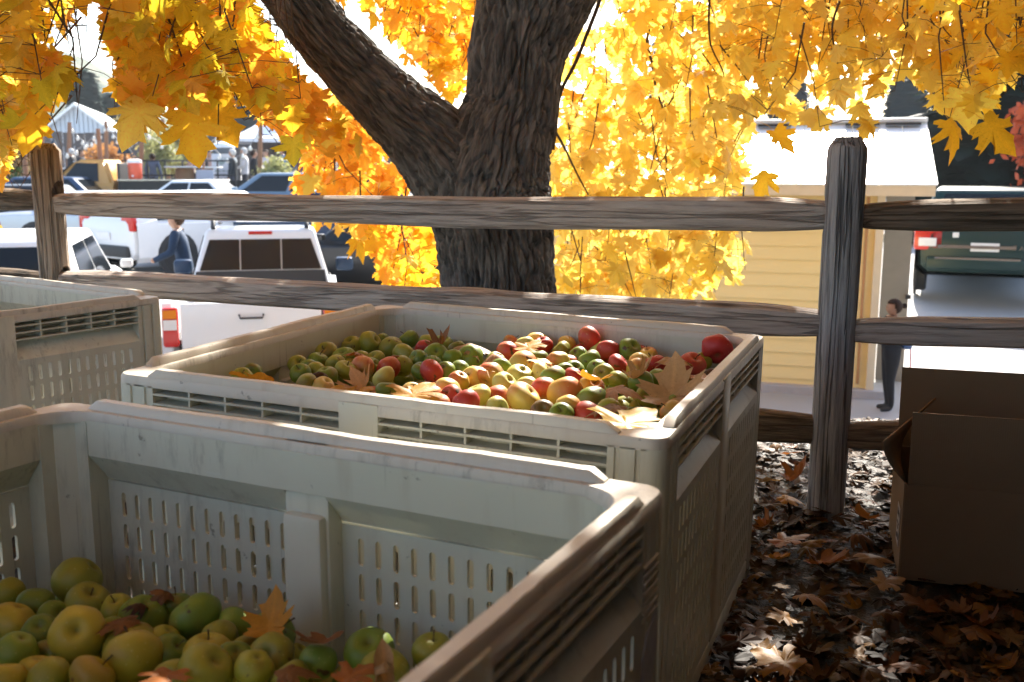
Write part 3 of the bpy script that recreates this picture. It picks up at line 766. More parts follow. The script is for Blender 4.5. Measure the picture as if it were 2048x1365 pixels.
for _ in range(700):  # extra leaf clump out of view, added to shade the ground by the post
    p = Vector((rnd.gauss(1.9, .6), rnd.gauss(5.9, .4), rnd.gauss(3.0, .35))); u, v, dd = px(p)
    if p.z < 2.6 or (-90 < u < 2140 and v > -60): continue
    leaves.append((p, Euler((rnd.gauss(0, .6), rnd.gauss(0, .6), rnd.uniform(0, 6.28))).to_quaternion(), rnd.uniform(.15, .22), rnd.choice(((.66, .44, .05), (.70, .50, .07))), rnd.randrange(len(LVLO)), -1))
# gaps through which sunlight falls: (point, radius)
SUNSPOTS = [(atZ(u_, v_, z_), r_) for u_, v_, z_, r_ in (
    (1040, 745, .62, .22), (1000, 800, .62, .16), (1120, 790, .62, .12), (1180, 780, .62, .06), (330, 745, .70, .06), (290, 742, .70, .05), (700, 790, .70, .04), (1050, 830, .70, .04),
    (620, 850, .715, .06), (700, 860, .715, .05), (800, 875, .715, .04), (1000, 905, .715, .04), (1080, 625, .71, .05), (1200, 636, .71, .05), (1290, 645, .71, .04), (950, 680, .64, .06), (1475, 672, .69, .03),
    (1500, 1310, .0, .05), (1740, 1325, .0, .07), (1600, 1190, .0, .03), (1596, 1290, 0, .04),
    (1370, 790, .70, .03), (1340, 820, .70, .03), (1590, 910, 0, .10), (1720, 950, 0, .12), (1715, 1000, 0, .06))]
SUNSPOTS += [(atY(u_, v_, Y_), r_) for u_, v_, Y_, r_ in ((800, 140, 4.55, .10), (700, 60, 4.5, .08), (850, 185, 4.6, .08), (1560, 400, 3.25, .10), (1250, 600, 3.5, .10), (300, 385, 4.4, .12), (1900, 380, 3.1, .1))]
def near_ray(p, c, r):
    w = p - c; s_ = w.dot(SUN_DIR)
    return s_ > 0.25 and (w - SUN_DIR * s_).length < r
def is_gap(p): return any(near_ray(p + Vector((0, 0, 0)), c_, r_ + .06) for c_, r_ in SUNSPOTS)
view_leaves = [L for L in leaves[:n_view] if not any(near_ray(L[0] + L[1] @ Vector((0, .35 * L[2], 0)), c_, r_ + .04) for c_, r_ in SUNSPOTS)]; over_leaves = [L for L in leaves[n_view:] if not is_gap(L[0])]
# the 300 leaves that show largest become leaves of their own, the rest one mass
def shows(L):
    u, v, d = px(L[0]); return L[2] / d if (0 < u < 2048 and 0 < v < 610) else 0
order = sorted(range(len(view_leaves)), key=lambda i: -shows(view_leaves[i]))
single = set(order[:300])
def crown_mesh(items, lo_items, name):
    vs, fs, tint = [], [], []
    off = 0
    for (p, q, s, tn, k, sid), shp in [(L, LV) for L in items] + [(L, LVLO) for L in lo_items]:
        V, F = shp[k % len(shp)]
        m3 = np.array(q.to_matrix()) * s
        W = np.array(V) @ m3.T + np.array(p - tree.location)
        vs.append(W); fs += [tuple(i + off for i in f) for f in F]; off += len(V); tint += [tn] * len(V)
    me = bpy.data.meshes.new(name); me.from_pydata(np.concatenate(vs).tolist(), [], fs); me.update()
    a = me.attributes.new('tint', 'FLOAT_COLOR', 'POINT')
    a.data.foreach_set('color', np.array([(r, g, b, 1) for r, g, b in tint], dtype=np.float32).ravel())
    return me
crown = link('crown', crown_mesh([view_leaves[i] for i in range(len(view_leaves)) if i not in single], over_leaves, 'crown'), M_crown, tree, kind='stuff', label='mass of golden maple leaves')
for i in order[:300]:
    p, q, s, tn, k, sid = view_leaves[i]
    o = link('leaf', leaf_me[k], None, crown)
    o.location = p - tree.location; o.rotation_mode = 'QUATERNION'; o.rotation_quaternion = q; o.scale = (s, s, s); o.color = tn + (1,)

# fine twigs that carry the sprays, with a stalk to every leaf
tw_ = MB(); used = {}
for L in view_leaves: used.setdefault(L[5], []).append(L)
for sid, Ls in used.items():
    a_, b_, c_ = sprays[sid]; u_, v_, d_ = px(a_)
    if in_poly(u_, v_, LIMB) or in_poly(u_, v_, TRNK) or len(Ls) < 3: continue
    tw_.tube([tree_local(q) for q in (a_, b_, c_)], [.0045, .0032, .0015], 4)
    for L in Ls:
        pt = min((a_ + (b_ - a_) * f for f in (.3, .6, .9)), key=lambda q: (q - L[0]).length); pt2 = min((b_ + (c_ - b_) * f for f in (.2, .5, .8, 1)), key=lambda q: (q - L[0]).length)
        e_ = pt if (pt - L[0]).length < (pt2 - L[0]).length else pt2
        if (e_ - L[0]).length < .30: tw_.tube([tree_local(e_), tree_local((e_ + L[0]) / 2 + Vector((0, 0, .012))), tree_local(L[0])], [.0016, .0012, .0012], 3, cap=False)
tw_.build('twigs', M_twig, tree, kind='stuff')
# ------------------------------------------------------------------ apples
t = NT('apple_skin')
oi = t.n('ObjectInfo'); v = t.coord('Object', (1, 1, 1))
n1 = t.noise(v, 14, 4, 0.6); n2 = t.noise(v, 55, 3); 
sp = t.coord('Object', (30, 30, 8)); st = t.noise(sp, 1.6, 3)
green = t.mix(n1, t.mix(1.0, oi.outputs['Color'], (0.72, 0.82, 0.7), 'MULTIPLY'), t.mix(1.0, oi.outputs['Color'], (1.18, 1.1, 1.1), 'MULTIPLY'))
tc = t.n('TexCoord'); sx = t.n('SeparateXYZ'); t.l(tc.outputs['Object'], sx.inputs[0])
side = t.math('ADD', t.math('MULTIPLY', sx.outputs[0], 9.0), t.math('ADD', t.math('MULTIPLY', st, 0.55), t.math('MULTIPLY', n1, 0.35)))
bl = t.math('ADD', t.math('SUBTRACT', side, 1.25), t.math('MULTIPLY', oi.outputs['Alpha'], 2.0))
blf = t.ramp(bl, [(0.25, (0, 0, 0)), (0.75, (1, 1, 1))])
red = t.mix(t.math('MULTIPLY', oi.outputs['Alpha'], 1.0), (0.70, 0.22, 0.07), (0.44, 0.03, 0.025))
c = t.mix(blf, green, t.mix(st, red, t.mix(1.0, red, (0.75, 0.6, 0.6), 'MULTIPLY')))
lent = t.n('TexVoronoi'); lent.inputs['Scale'].default_value = 95; t.l(v, lent.inputs['Vector'])
c = t.mix(t.math('MULTIPLY', t.ramp(lent.outputs['Distance'], [(0.10, (1, 1, 1)), (0.16, (0, 0, 0))]), 0.35), c, (0.55, 0.48, 0.2))
bad = t.noise(t.coord('Object', (1, 1, 1)), 30, 3, 0.5)
c = t.mix(t.ramp(bad, [(0.66, (0, 0, 0)), (0.70, (1, 1, 1))]), c, (0.07, 0.035, 0.014))
c = t.mix(t.math('MULTIPLY', t.ramp(t.noise(v, 9, 2), [(0.60, (0, 0, 0)), (0.68, (1, 1, 1))]), 0.5), c, (0.20, 0.09, 0.02))
zz = t.math('ABSOLUTE', sx.outputs[2])
c = t.mix(t.math('MULTIPLY', t.ramp(t.math('ADD', t.math('MULTIPLY', t.math('SQRT', t.math('ADD', t.math('MULTIPLY', sx.outputs[0], sx.outputs[0]), t.math('MULTIPLY', sx.outputs[1], sx.outputs[1]))), 20.0), t.math('MULTIPLY', n2, 0.12)), [(0.10, (1, 1, 1)), (0.26, (0, 0, 0))]), 0.55), c, (0.12, 0.10, 0.02))
ab = t.pbr(c, t.math('ADD', 0.36, t.math('MULTIPLY', n2, 0.22)), t.bump(n2, 0.05, 0.002), 0, 0.42)
ab.inputs['Subsurface Weight'].default_value = 0.08; ab.inputs['Subsurface Radius'].default_value = (0.01, 0.006, 0.002)
M_apple = t.done(ab)
M_stem = simple('apple_stem', (0.07, 0.045, 0.02), 0.8)
def apple_mesh(seed, tall, lob):
    n, m = 26, 18; vs = []
    for i in range(m + 1):
        ph = math.pi * i / m
        for k in range(n):
            th = 2 * math.pi * k / n
            r = math.sin(ph); z = math.cos(ph)
            dim = 0.34 * math.exp(-(r / 0.26) ** 2) if z > 0 else 0.24 * math.exp(-(r / 0.24) ** 2)
            zz_ = (z * 0.93 - (dim if z > 0 else -dim)) * tall
            f = (1 + 0.08 * z) * (1 + lob * 0.035 * math.cos(5 * th) * (1 if z < 0 else .4) * r)
            f *= 1 + 0.085 * noise.noise(Vector((math.cos(th) * r * 1.3 + seed, math.sin(th) * r * 1.3, z)))
            vs.append((r * math.cos(th) * f * 0.036 + 1e-5 * k, r * math.sin(th) * f * 0.036, zz_ * 0.036))
    fs = [(i * n + k, (i + 1) * n + k, (i + 1) * n + (k + 1) % n, i * n + (k + 1) % n) for i in range(m) for k in range(n)]
    me = bpy.data.meshes.new('apple'); me.from_pydata(vs, [], fs); me.update()
    me.polygons.foreach_set('use_smooth', [True] * len(me.polygons)); me.materials.append(M_apple); return me
apple_me = [apple_mesh(1, .95, 1), apple_mesh(5, .88, 1.5), apple_mesh(9, 1.0, .6), apple_mesh(13, .92, 1), apple_mesh(21, .84, 1.8), apple_mesh(34, .98, 1.4)]
stem_me = MB().tube([(0, 0, .020), (.001, 0, .030), (.005, .001, .040)], [.0012, .0011, .0017], 6).mesh('stem')
KC = {'G': ((.15, .215, .025), .08, 'green'), 'Y': ((.27, .265, .03), .16, 'yellow-green'), 'P': ((.62, .45, .12), .54, 'pink-blushed yellow'), 'O': ((.58, .37, .07), .60, 'orange-blushed'), 'R': ((.40, .22, .05), .88, 'red'), 'D': ((.30, .12, .03), 1.0, 'deep red'), 'L': ((.56, .52, .15), .12, 'pale yellow'), 'B': ((.12, .07, .02), .4, 'browned'), 'A': ((.38, .32, .035), .34, 'amber-cheeked')}
L2 = '''155,480,45,G 285,475,68,G 300,510,50,Y 800,310,75,Y 925,245,68,Y 1190,255,75,Y 1345,260,80,Y 1280,225,42,G 1475,225,65,G 1610,240,50,Y 1585,280,62,R 1712,235,68,G 1815,280,48,G 690,385,55,Y 835,365,65,G 1015,345,75,G 1135,345,55,Y 1240,350,48,Y 1440,320,80,Y 1665,335,78,G 1780,350,58,G 1910,335,85,G 955,400,50,Y 1040,385,52,Y 1150,415,75,P 1330,405,80,R 1425,385,70,Y 1545,365,58,G 1640,385,58,G 1215,395,48,G 710,470,68,G 830,445,52,Y 895,470,72,G 1025,440,52,Y 770,425,48,G 1300,485,75,L 1570,430,70,G 1730,445,55,G 1840,430,60,G 1640,460,80,R 750,540,75,Y 870,545,48,P 1320,570,52,G 1825,500,70,O 1960,470,85,P 1740,560,85,P 1620,610,85,O 1490,620,58,P 1400,630,62,P 1770,635,62,R 1700,655,52,O'''
R2 = '''505,190,85,P 195,300,75,R 315,260,72,L 215,225,48,O 425,255,60,D 610,240,62,O 745,240,75,D 860,190,70,R 900,225,70,L 880,295,75,R 1030,295,75,G 1120,255,70,R 555,285,50,Y 660,330,52,G 745,350,72,G 535,355,75,P 610,340,48,R 110,345,62,Y 150,410,58,G 285,370,90,P 400,345,45,G 945,390,70,D 800,415,62,G 640,415,58,G 45,460,85,O 425,405,52,O 430,450,75,P 270,450,85,L 165,520,80,L 500,480,82,G 580,445,58,G 320,525,72,L 440,555,85,O 95,590,85,O 5,600,88,L 295,615,112,P 585,590,112,O 760,530,80,O 640,480,45,R 860,460,70,Y 1060,400,70,P 1085,355,52,P 1150,310,52,O 1190,365,75,D 1450,370,85,R 1215,480,58,G 1100,510,80,G 1145,585,58,Y 1320,630,75,G 1660,290,95,D 1740,270,60,R 1545,330,45,Y 115,670,70,L 560,712,78,G 610,690,55,O 745,700,98,R 755,620,100,G 430,685,75,B 860,705,65,Y 1310,690,52,O 930,470,48,Y -95,650,85,R'''
A1 = '''30,410,105,Y 640,355,205,Y 290,545,150,G 100,690,190,O 735,560,175,Y 440,630,140,G 940,565,110,Y 1185,620,195,G 1610,660,215,G 1440,540,130,G 1940,690,150,G 640,850,220,O 330,780,130,G 160,960,170,G 890,770,95,G 1060,880,210,Y 1090,990,225,O 1400,930,125,G 1700,940,195,O 1960,970,95,G 320,1060,160,O 390,1130,170,Y 760,1160,190,O 1710,1150,225,Y 1420,1140,115,Y 50,1165,95,O 1970,1130,100,Y 400,900,90,G 1330,810,95,Y 1790,810,115,Y'''
A1R = '''270,790,190,G 10,950,95,Y 260,980,190,Y 640,1020,150,G 60,1130,120,Y 420,1150,115,Y 1060,940,200,G 1190,1090,200,Y 1630,900,165,Y'''
def parse(s, u0, v0, sc):
    out = []
    for w in s.split():
        a, b, c_, k = w.split(','); out.append((u0 + float(a) * sc, v0 + float(b) * sc, float(c_) * sc, k))
    return out
top2 = parse(L2, 400, 620, .2832) + parse(R2, 960, 620, .293)
top1 = [(u, v_, r, 'A' if k == 'O' else k) for u, v_, r, k in parse(A1, 0, 1080, .2441) + parse(A1R, 480, 1080, .2441)]
arnd = random.Random(5)
def to_bin(bn, p): return bn.matrix_world.inverted() @ Vector(p)
def place_apples(bn, rim_z, depth, items, rmin, rmax, grow_=1.0):
    """items in photo pixels -> (centre, radius, class) lying on the heap inside the bin"""
    out = []
    for u, v_, r, k in items:
        p = atZ(u, v_, rim_z - depth); rad = min(rmax, max(rmin, grow_ * r * px(p)[2] / FPX))
        q = to_bin(bn, p); m = 0.052 + rad
        q.x = max(-BW / 2 + m, min(BW / 2 - m, q.x)); q.y = max(-BD / 2 + m, min(BD / 2 - m, q.y))
        out.append([bn.matrix_world @ q, rad, k])
    return out
def relax(lst, bn, it=14):
    """push overlapping apples apart, sinking or lifting them a little"""
    for _ in range(it):
        for i in range(len(lst)):
            for j in range(i + 1, len(lst)):
                d = lst[j][0] - lst[i][0]; mn = (lst[i][1] + lst[j][1]) * 0.74; L_ = d.length
                if 1e-6 < L_ < mn:
                    e = d / L_ * (mn - L_) * 0.5; e = Vector((e.x * .7, e.y * .7, e.z + (0.0008 if e.z >= 0 else -0.0008)))
                    lst[i][0] -= e * .5; lst[j][0] += e * .5
ap2 = place_apples(bin2, Z2, 0.066, top2, .028, .045, 1.16)
ap1 = place_apples(bin1, Z1, 0.295, top1, .030, .046, 1.06)
for A in ap2 + ap1: A[0].z += arnd.uniform(-.004, .006)
relax(ap2, bin2); relax(ap1, bin1)
for A, bn in [(a_, bin2) for a_ in ap2] + [(a_, bin1) for a_ in ap1]:
    q = to_bin(bn, A[0]); m = .05 + A[1]
    q.x = max(-BW / 2 + m, min(BW / 2 - m, q.x)); q.y = max(-BD / 2 + m, min(BD / 2 - m, q.y)); A[0] = bn.matrix_world @ q
# apples showing in the gaps between the top ones
def fillers(bn, rim_z, depth, have, n_try, r, view):
    out = []
    for _ in range(n_try):
        q = Vector((arnd.uniform(-BW / 2 + .1, BW / 2 - .1), arnd.uniform(-BD / 2 + .1, BD / 2 - .1), 0))
        p = bn.matrix_world @ q; rad = arnd.uniform(*r); p.z = rim_z - depth + arnd.uniform(-.012, .008)
        if any((p - A[0]).length < (rad + A[1]) * 0.86 for A in have + out): continue
        u, v_, d_ = px(p)
        if not view(u, v_): continue
        if any((u - px(A[0])[0]) ** 2 + (v_ - px(A[0])[1]) ** 2 < (A[1] * FPX / px(A[0])[2] * .72) ** 2 and px(A[0])[2] < d_ for A in have): continue
        out.append([p, rad, arnd.choice('GGYYOG' if bn is bin2 else 'GYYG')])
    return out
f2 = fillers(bin2, Z2, 0.130, ap2, 500, (.030, .036), lambda u, v_: -200 < u < 2100 and v_ < 900)
f1 = fillers(bin1, Z1, 0.355, ap1, 900, (.030, .038), lambda u, v_: -250 < u < 1200 and 1050 < v_ < 1480)
ORD = 'first second third fourth fifth sixth seventh eighth ninth tenth eleventh twelfth thirteenth fourteenth fifteenth sixteenth seventeenth eighteenth nineteenth twentieth twenty-first twenty-second twenty-third twenty-fourth twenty-fifth twenty-sixth twenty-seventh twenty-eighth twenty-ninth thirtieth'.split()
def add_apple(p, rad, k, label, group):
    col_, bl_, nm = KC[k]
    j = arnd.uniform(.85, 1.15)
    o = link('apple', arnd.choice(apple_me), None, None, None, label, 'apple', group)
    s = rad / 0.0365; o.location = p; o.scale = (s, s, s)
    ax = Vector((arnd.gauss(0, .55), arnd.gauss(-.35, .5), arnd.choice((1, 1, -1)) * .8)).normalized()
    o.rotation_mode = 'QUATERNION'
    o.rotation_quaternion = Quaternion(ax, arnd.uniform(0, 6.28)) @ Vector((0, 0, 1)).rotation_difference(ax)
    o.color = tuple(min(1, c_ * j) for c_ in col_) + (min(1.0, max(0, bl_ + arnd.uniform(-.07, .07))),)
    if ax.z > 0 and arnd.random() < .55:
        st_ = link('stem', stem_me, M_stem, o)
    return o
def label_apples(lst, binname, group, pre=''):
    zones = {}
    for A in lst:
        u, v_, d_ = px(A[0]); A.append((u, v_, d_))
    ds = sorted(A[3][2] for A in lst); c1, c2 = ds[len(ds) // 3], ds[2 * len(ds) // 3]
    for A in lst:
        z = 'near' if A[3][2] < c1 else ('far' if A[3][2] > c2 else 'mid'); zones.setdefault((z, A[2]), []).append(A)
    for (z, k), g in zones.items():
        g.sort(key=lambda A: A[3][0]); where = {'near': 'in the near third of', 'mid': 'in the central third of', 'far': 'in the far third of'}[z]
        for i, A in enumerate(g):
            nm = pre + KC[k][2]
            lab = (f'only {nm} apple {where} {binname}' if len(g) == 1 else f'{ORD[min(i, 29)]} {nm} apple from the left {where} {binname}')
            add_apple(A[0], A[1], k, lab, group)
label_apples(ap2, 'the middle bin', 'apples on top of the middle bin')
label_apples(ap1, 'the nearest bin', 'apples on top of the nearest bin')
label_apples(f2, 'the middle bin', 'half buried apples of the middle bin', 'half-buried ')
label_apples(f1, 'the nearest bin', 'half buried apples of the nearest bin', 'half-buried ')
# the layer below, seen only as dark glimpses
def under_layer(bn, rim_z, depth, name, label):
    base = [(math.sin(math.pi * i / 7) * math.cos(2 * math.pi * k / 10), math.sin(math.pi * i / 7) * math.sin(2 * math.pi * k / 10), math.cos(math.pi * i / 7)) for i in range(8) for k in range(10)]
    fb = [(i * 10 + k, (i + 1) * 10 + k, (i + 1) * 10 + (k + 1) % 10, i * 10 + (k + 1) % 10) for i in range(7) for k in range(10)]
    mb = MB()
    for a in np.arange(-BW / 2 + .09, BW / 2 - .08, .066):
        for b in np.arange(-BD / 2 + .09, BD / 2 - .08, .066):
            c_ = bn.matrix_world @ Vector((a + arnd.uniform(-.008, .008), b + arnd.uniform(-.008, .008), 0)); c_.z = rim_z - depth + arnd.uniform(-.01, .006)
            mb.add([Vector(p) * .034 + c_ for p in base], fb)
    o = link(name, mb.mesh(name), simple('lower_apples', (.22, .23, .03), .45, var=.5, scale=14), None, 180, label, 'apples', None, 'stuff')
    return o
under_layer(bin2, Z2, 0.152, 'apples', 'lower layer of apples glimpsed in the middle bin')
under_layer(bin1, Z1, 0.395, 'apples', 'lower layer of apples glimpsed in the nearest bin')

# ------------------------------------------------------------------ fallen leaves
HI = [leaf_mesh('maple_leaf', *leaf_shape(HALF, c_, f_, t_, i + 31, sub=2)) for i, (c_, f_, t_) in enumerate([(.25, .15, .15), (.9, .25, .1), (-.5, .1, .3), (1.4, -.2, -.3), (-.9, .45, .2), (.5, -.3, .5)])]
def rolled(seed):
    V, F = leaf_shape(HALF, .1, 0, .0, seed, sub=2); out = []
    for x, y, z in V:
        a_ = x * 5.5; out.append((math.sin(a_) * .17, y, .17 - math.cos(a_) * .17 + z * .3))
    return leaf_mesh('maple_leaf', out, F)
HI.append(rolled(77))
C_OCH, C_TAN, C_BRN, C_DRK, C_YEL, C_PNK, C_RUST = (.50, .25, .03), (.42, .27, .14), (.20, .09, .03), (.07, .03, .015), (.60, .38, .03), (.44, .25, .16), (.36, .13, .03)
def fallen(p, size, yaw, tx, ty, var, colr, label, group=None):
    o = link('maple_leaf', HI[var], None, None, None, label, 'leaf', group)
    o.location = p; o.rotation_euler = Euler((tx, ty, yaw)); o.scale = (size,) * 3; o.color = tuple(colr) + (1,)
    return o
def bin_leaf(u, v_, zoff, rim, depth, size, yaw, tx, ty, *a, **k):
    size *= (.74 if rim == Z2 else .55); c_ = atZ(u, v_, rim - depth + (.062 if rim == Z2 else .045)); R_ = Euler((tx * .55, ty * .7, yaw)).to_matrix()
    return fallen(c_ - R_ @ Vector((0, .40 * size, 0)), size, yaw, tx * .55, ty * .7, *a, **k)
B2 = [(520, 762, .05, .17, R(200), R(58), R(-30), 0, C_OCH, 'large ochre leaf leaning on the left wall inside the middle bin'),
 (555, 768, .045, .10, R(20), R(15), R(10), 1, C_YEL, 'small bright yellow torn leaf by the near rim of the middle bin'),
 (640, 742, .05, .06, R(70), R(40), R(0), 3, C_DRK, 'dark shrivelled leaf by the left wall of the middle bin'),
 (695, 790, .065, .15, R(40), R(28), R(-10), 0, C_OCH, 'broad ochre leaf propped on the near rim of the middle bin, left of another'),
 (725, 775, .075, .10, R(-160), R(70), R(40), 4, C_PNK, 'pale folded leaf standing on the broad ochre leaf in the middle bin'),
 (835, 782, .062, .16, R(-25), R(25), R(8), 0, C_OCH, 'fan-shaped ochre leaf on the apples left of centre in the middle bin'),
 (705, 705, .06, .09, R(120), R(35), R(20), 1, C_RUST, 'rusty leaf curled over a yellow-green apple at the back left of the middle bin'),
 (790, 708, .06, .08, R(60), R(30), R(0), 3, C_BRN, 'brown leaf draped over an apple at the back of the middle bin'),
 (885, 690, .07, .10, R(-60), R(50), R(10), 4, C_BRN, 'dark brown crumpled leaf against the far wall of the middle bin'),
 (945, 692, .075, .15, R(-80), R(20), R(10), 1, C_TAN, 'large pale tan curled leaf catching sun by the far wall of the middle bin'),
 (985, 706, .07, .11, R(30), R(15), R(-15), 3, C_PNK, 'pinkish curled leaf beside the pale tan one in the middle bin'),
 (1062, 690, .07, .12, R(-30), R(30), R(0), 0, C_OCH, 'orange-brown leaf behind the topmost apple in the middle bin'),
 (1080, 722, .055, .08, R(100), R(20), R(0), 0, C_YEL, 'small glowing yellow leaf between red apples in the middle bin'),
 (972, 735, .055, .08, R(10), R(15), R(10), 0, C_YEL, 'yellow scrap of leaf left of the peach apples in the middle bin'),
 (1185, 762, .07, .12, R(150), R(15), R(5), 2, C_OCH, 'ochre leaf arched over an orange apple in the middle bin'),
 (1240, 778, .07, .11, R(-110), R(25), R(15), 1, C_PNK, 'dry pinkish leaf showing its veins in the middle bin'),
 (1285, 752, .065, .10, R(-70), R(25), R(-20), 4, C_TAN, 'tan leaf with raised edges between green apples in the middle bin'),
 (1345, 778, .085, .19, R(-25), R(55), R(-10), 2, C_TAN, 'big pale tan leaf standing up near the right wall of the middle bin'),
 (1265, 838, .072, .20, R(-35), R(22), R(10), 0, C_YEL, 'largest yellow leaf, at the near right corner of the middle bin'),
 (1215, 812, .06, .12, R(80), R(10), R(0), 1, C_BRN, 'brown leaf under the largest yellow leaf in the middle bin'),
 (1350, 716, .065, .13, R(-60), R(22), R(0), 1, C_TAN, 'tan leaf between red apples at the right wall of the middle bin'),
 (1425, 735, .055, .08, R(20), R(40), R(0), 3, C_DRK, 'black shrivelled leaf beside the deep red apple in the right corner of the middle bin'),
 (1400, 752, .06, .08, R(-20), R(10), R(0), 0, C_RUST, 'rusty leaf tucked under the right wall of the middle bin'),
 (690, 800, .05, .08, R(130), R(10), R(0), 1, C_BRN, 'brown leaf scrap under the broad ochre leaf in the middle bin')]
for u, v_, zo, *rest in B2: bin_leaf(u, v_, zo, Z2, .10, *rest)
B1 = [(545, 1238, .075, .15, R(-15), R(55), R(-12), 2, C_OCH, 'ochre leaf standing on a green apple in the nearest bin'),
 (325, 1180, .055, .085, R(50), R(60), R(0), 3, C_BRN, 'dark brown leaf with a hole against the wall of the nearest bin'),
 (275, 1205, .05, .07, R(90), R(40), R(0), 3, C_DRK, 'small dark leaf left of the leaf with a hole in the nearest bin'),
 (635, 1290, .07, .13, R(160), R(15), R(10), 2, C_BRN, 'brown leaf arched over an apple below the centre rib of the nearest bin'),
 (590, 1340, .065, .11, R(-70), R(15), R(0), 1, C_BRN, 'brown curled leaf in front of the arched one in the nearest bin'),
 (768, 1345, .10, .15, R(10), R(78), R(0), 6, C_TAN, 'tan rolled leaf standing upright in the nearest bin'),
 (715, 1345, .07, .12, R(-50), R(15), R(0), 0, C_RUST, 'rusty leaf left of the upright rolled leaf in the nearest bin'),
 (325, 1355, .08, .12, R(170), R(12), R(0), 0, C_RUST, 'orange-brown leaf lying on orange apples at the bottom of the nearest bin'),
 (235, 1240, .05, .12, R(60), R(12), R(0), 1, C_BRN, 'brown leaf wedged under a spotted apple in the nearest bin')]
for u, v_, zo, *rest in B1: bin_leaf(u, v_, zo, Z1, .30, *rest)
# leaf litter on the ground
G1 = [(1575, 912, .12, C_RUST, 'rusty red leaf lit at the foot of the slope left of the grey post', 0, R(25)), (1560, 1005, .13, C_OCH, 'orange leaf on the soil left of the grey post', 1, R(8)), (1580, 970, .14, C_RUST, 'curled pinkish leaf just left of the grey post', 4, R(20)),
 (1550, 1095, .17, C_RUST, 'big rust leaf beside the middle bin', 0, R(15)), (1545, 1120, .10, C_OCH, 'ochre leaf overlapping the big rust leaf by the middle bin', 2, R(10)), (1520, 1060, .10, C_RUST, 'reddish leaf against the foot of the middle bin', 4, R(25)),
 (1640, 1130, .17, C_RUST, 'round dark rust leaf in the shadow of the grey post', 2, R(10)), (1735, 1130, .15, C_TAN, 'large grey-brown leaf lying by the corner of the cardboard box', 1, R(8)), (1755, 1175, .12, C_TAN, 'pale veined leaf in front of the cardboard box corner', 0, R(12)),
 (1600, 1195, .12, C_OCH, 'pale ochre leaf half in the sun streak', 1, R(10)), (1870, 1230, .15, C_BRN, 'dull brown leaf in front of the cardboard box', 0, R(10)), (1930, 1270, .14, C_BRN, 'dim tan leaf in the dark right of the sun patch', 1, R(10)),
 (1580, 1240, .10, C_OCH, 'small ochre leaf above the left sun patch', 0, R(15)), (1700, 1075, .12, C_BRN, 'brown leaf at the right foot of the grey post', 3, R(10)), (1735, 1045, .13, C_RUST, 'rusty leaf against the side of the cardboard box', 2, R(30)), (1590, 1345, .16, C_OCH, 'golden brown leaf at the bottom edge between the sun patches', 0, R(6))]
for u, v_, s, cc, lab, var, tl in G1:
    s *= .72; p = atZ(u, v_, .03); p.z = .03 + s * .10
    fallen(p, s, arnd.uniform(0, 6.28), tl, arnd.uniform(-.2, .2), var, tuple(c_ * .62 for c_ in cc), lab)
COLN = {'brown': (C_BRN, C_BRN, C_DRK), 'ochre': (C_OCH, C_RUST), 'tan': (C_TAN, C_PNK)}
lit = {}; got = 0
while got < 190:
    u, v_ = arnd.uniform(1400, 2100), arnd.uniform(880, 1480)
    p = atZ(u, v_, .02)
    if p.y > 4.2 or p.y < .9: continue
    if any(abs(to_bin(b_, p).x) < BW / 2 + .03 and abs(to_bin(b_, p).y) < BD / 2 + .03 for b_ in (bin1, bin2)): continue
    if 1.0 < p.x < 1.9 and 2.6 < p.y < 3.2: continue
    zone = 'beyond the fence' if p.y > 3.3 else ('between the middle bin and grey post' if v_ < 1170 and u < 1640 else ('between the grey post and box' if v_ < 1170 else (('in front of the box near the right edge' if u > 1930 else 'in front of the box corner') if u > 1780 else ('in the litter below the grey post' if u > 1600 else 'in the litter along the bins'))))
    k = arnd.choice(('brown', 'brown', 'ochre', 'tan')); got += 1; lit.setdefault((zone, k), []).append((u, p))
for (zone, k), g_ in lit.items():
    g_.sort(key=lambda a_: a_[0])
    for i, (u, p) in enumerate(g_):
        s = arnd.uniform(.04, .085); p.z = .02 + s * .10
        lab = f'{ORD[min(i, 29)]} {k} leaf from the left {zone}' if len(g_) > 1 else f'only {k} leaf lying {zone}'
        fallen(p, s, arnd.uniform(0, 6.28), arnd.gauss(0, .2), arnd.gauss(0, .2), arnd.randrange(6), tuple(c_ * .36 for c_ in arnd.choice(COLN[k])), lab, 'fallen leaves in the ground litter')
vs, fs, tint = [], [], []
off = 0
for i in range(9000):
    x, y = arnd.uniform(-4.5, 5), arnd.uniform(.3, 6.2)
    if i % 2: x, y = arnd.uniform(.3, 2.6), arnd.uniform(.8, 4.6)
    V, F = LVLO[arnd.randrange(3)] if arnd.random() < .5 else LV[arnd.randrange(6)]
    s = arnd.uniform(.012, .075); q = Euler((arnd.gauss(0, .22), arnd.gauss(0, .22), arnd.uniform(0, 6.28))).to_matrix()
    W = np.array(V) @ (np.array(q) * s).T + np.array((x, y, soil_z(x, y) + .008 + s * .10 + arnd.uniform(0, .012)))
    vs.append(W); fs += [tuple(a_ + off for a_ in f) for f in F]; off += len(V)
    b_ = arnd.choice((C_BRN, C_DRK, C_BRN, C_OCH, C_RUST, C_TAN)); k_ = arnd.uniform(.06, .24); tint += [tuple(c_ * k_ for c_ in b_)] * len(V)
me = bpy.data.meshes.new('leaf_litter'); me.from_pydata(np.concatenate(vs).tolist(), [], fs); me.update()
a_ = me.attributes.new('tint', 'FLOAT_COLOR', 'POINT'); a_.data.foreach_set('color', np.array([(r, g, b, 1) for r, g, b in tint], dtype=np.float32).ravel())
link('leaf_litter', me, M_crown2, None, None, 'carpet of small brown fallen leaves over the dark soil', 'leaf litter', None, 'stuff')

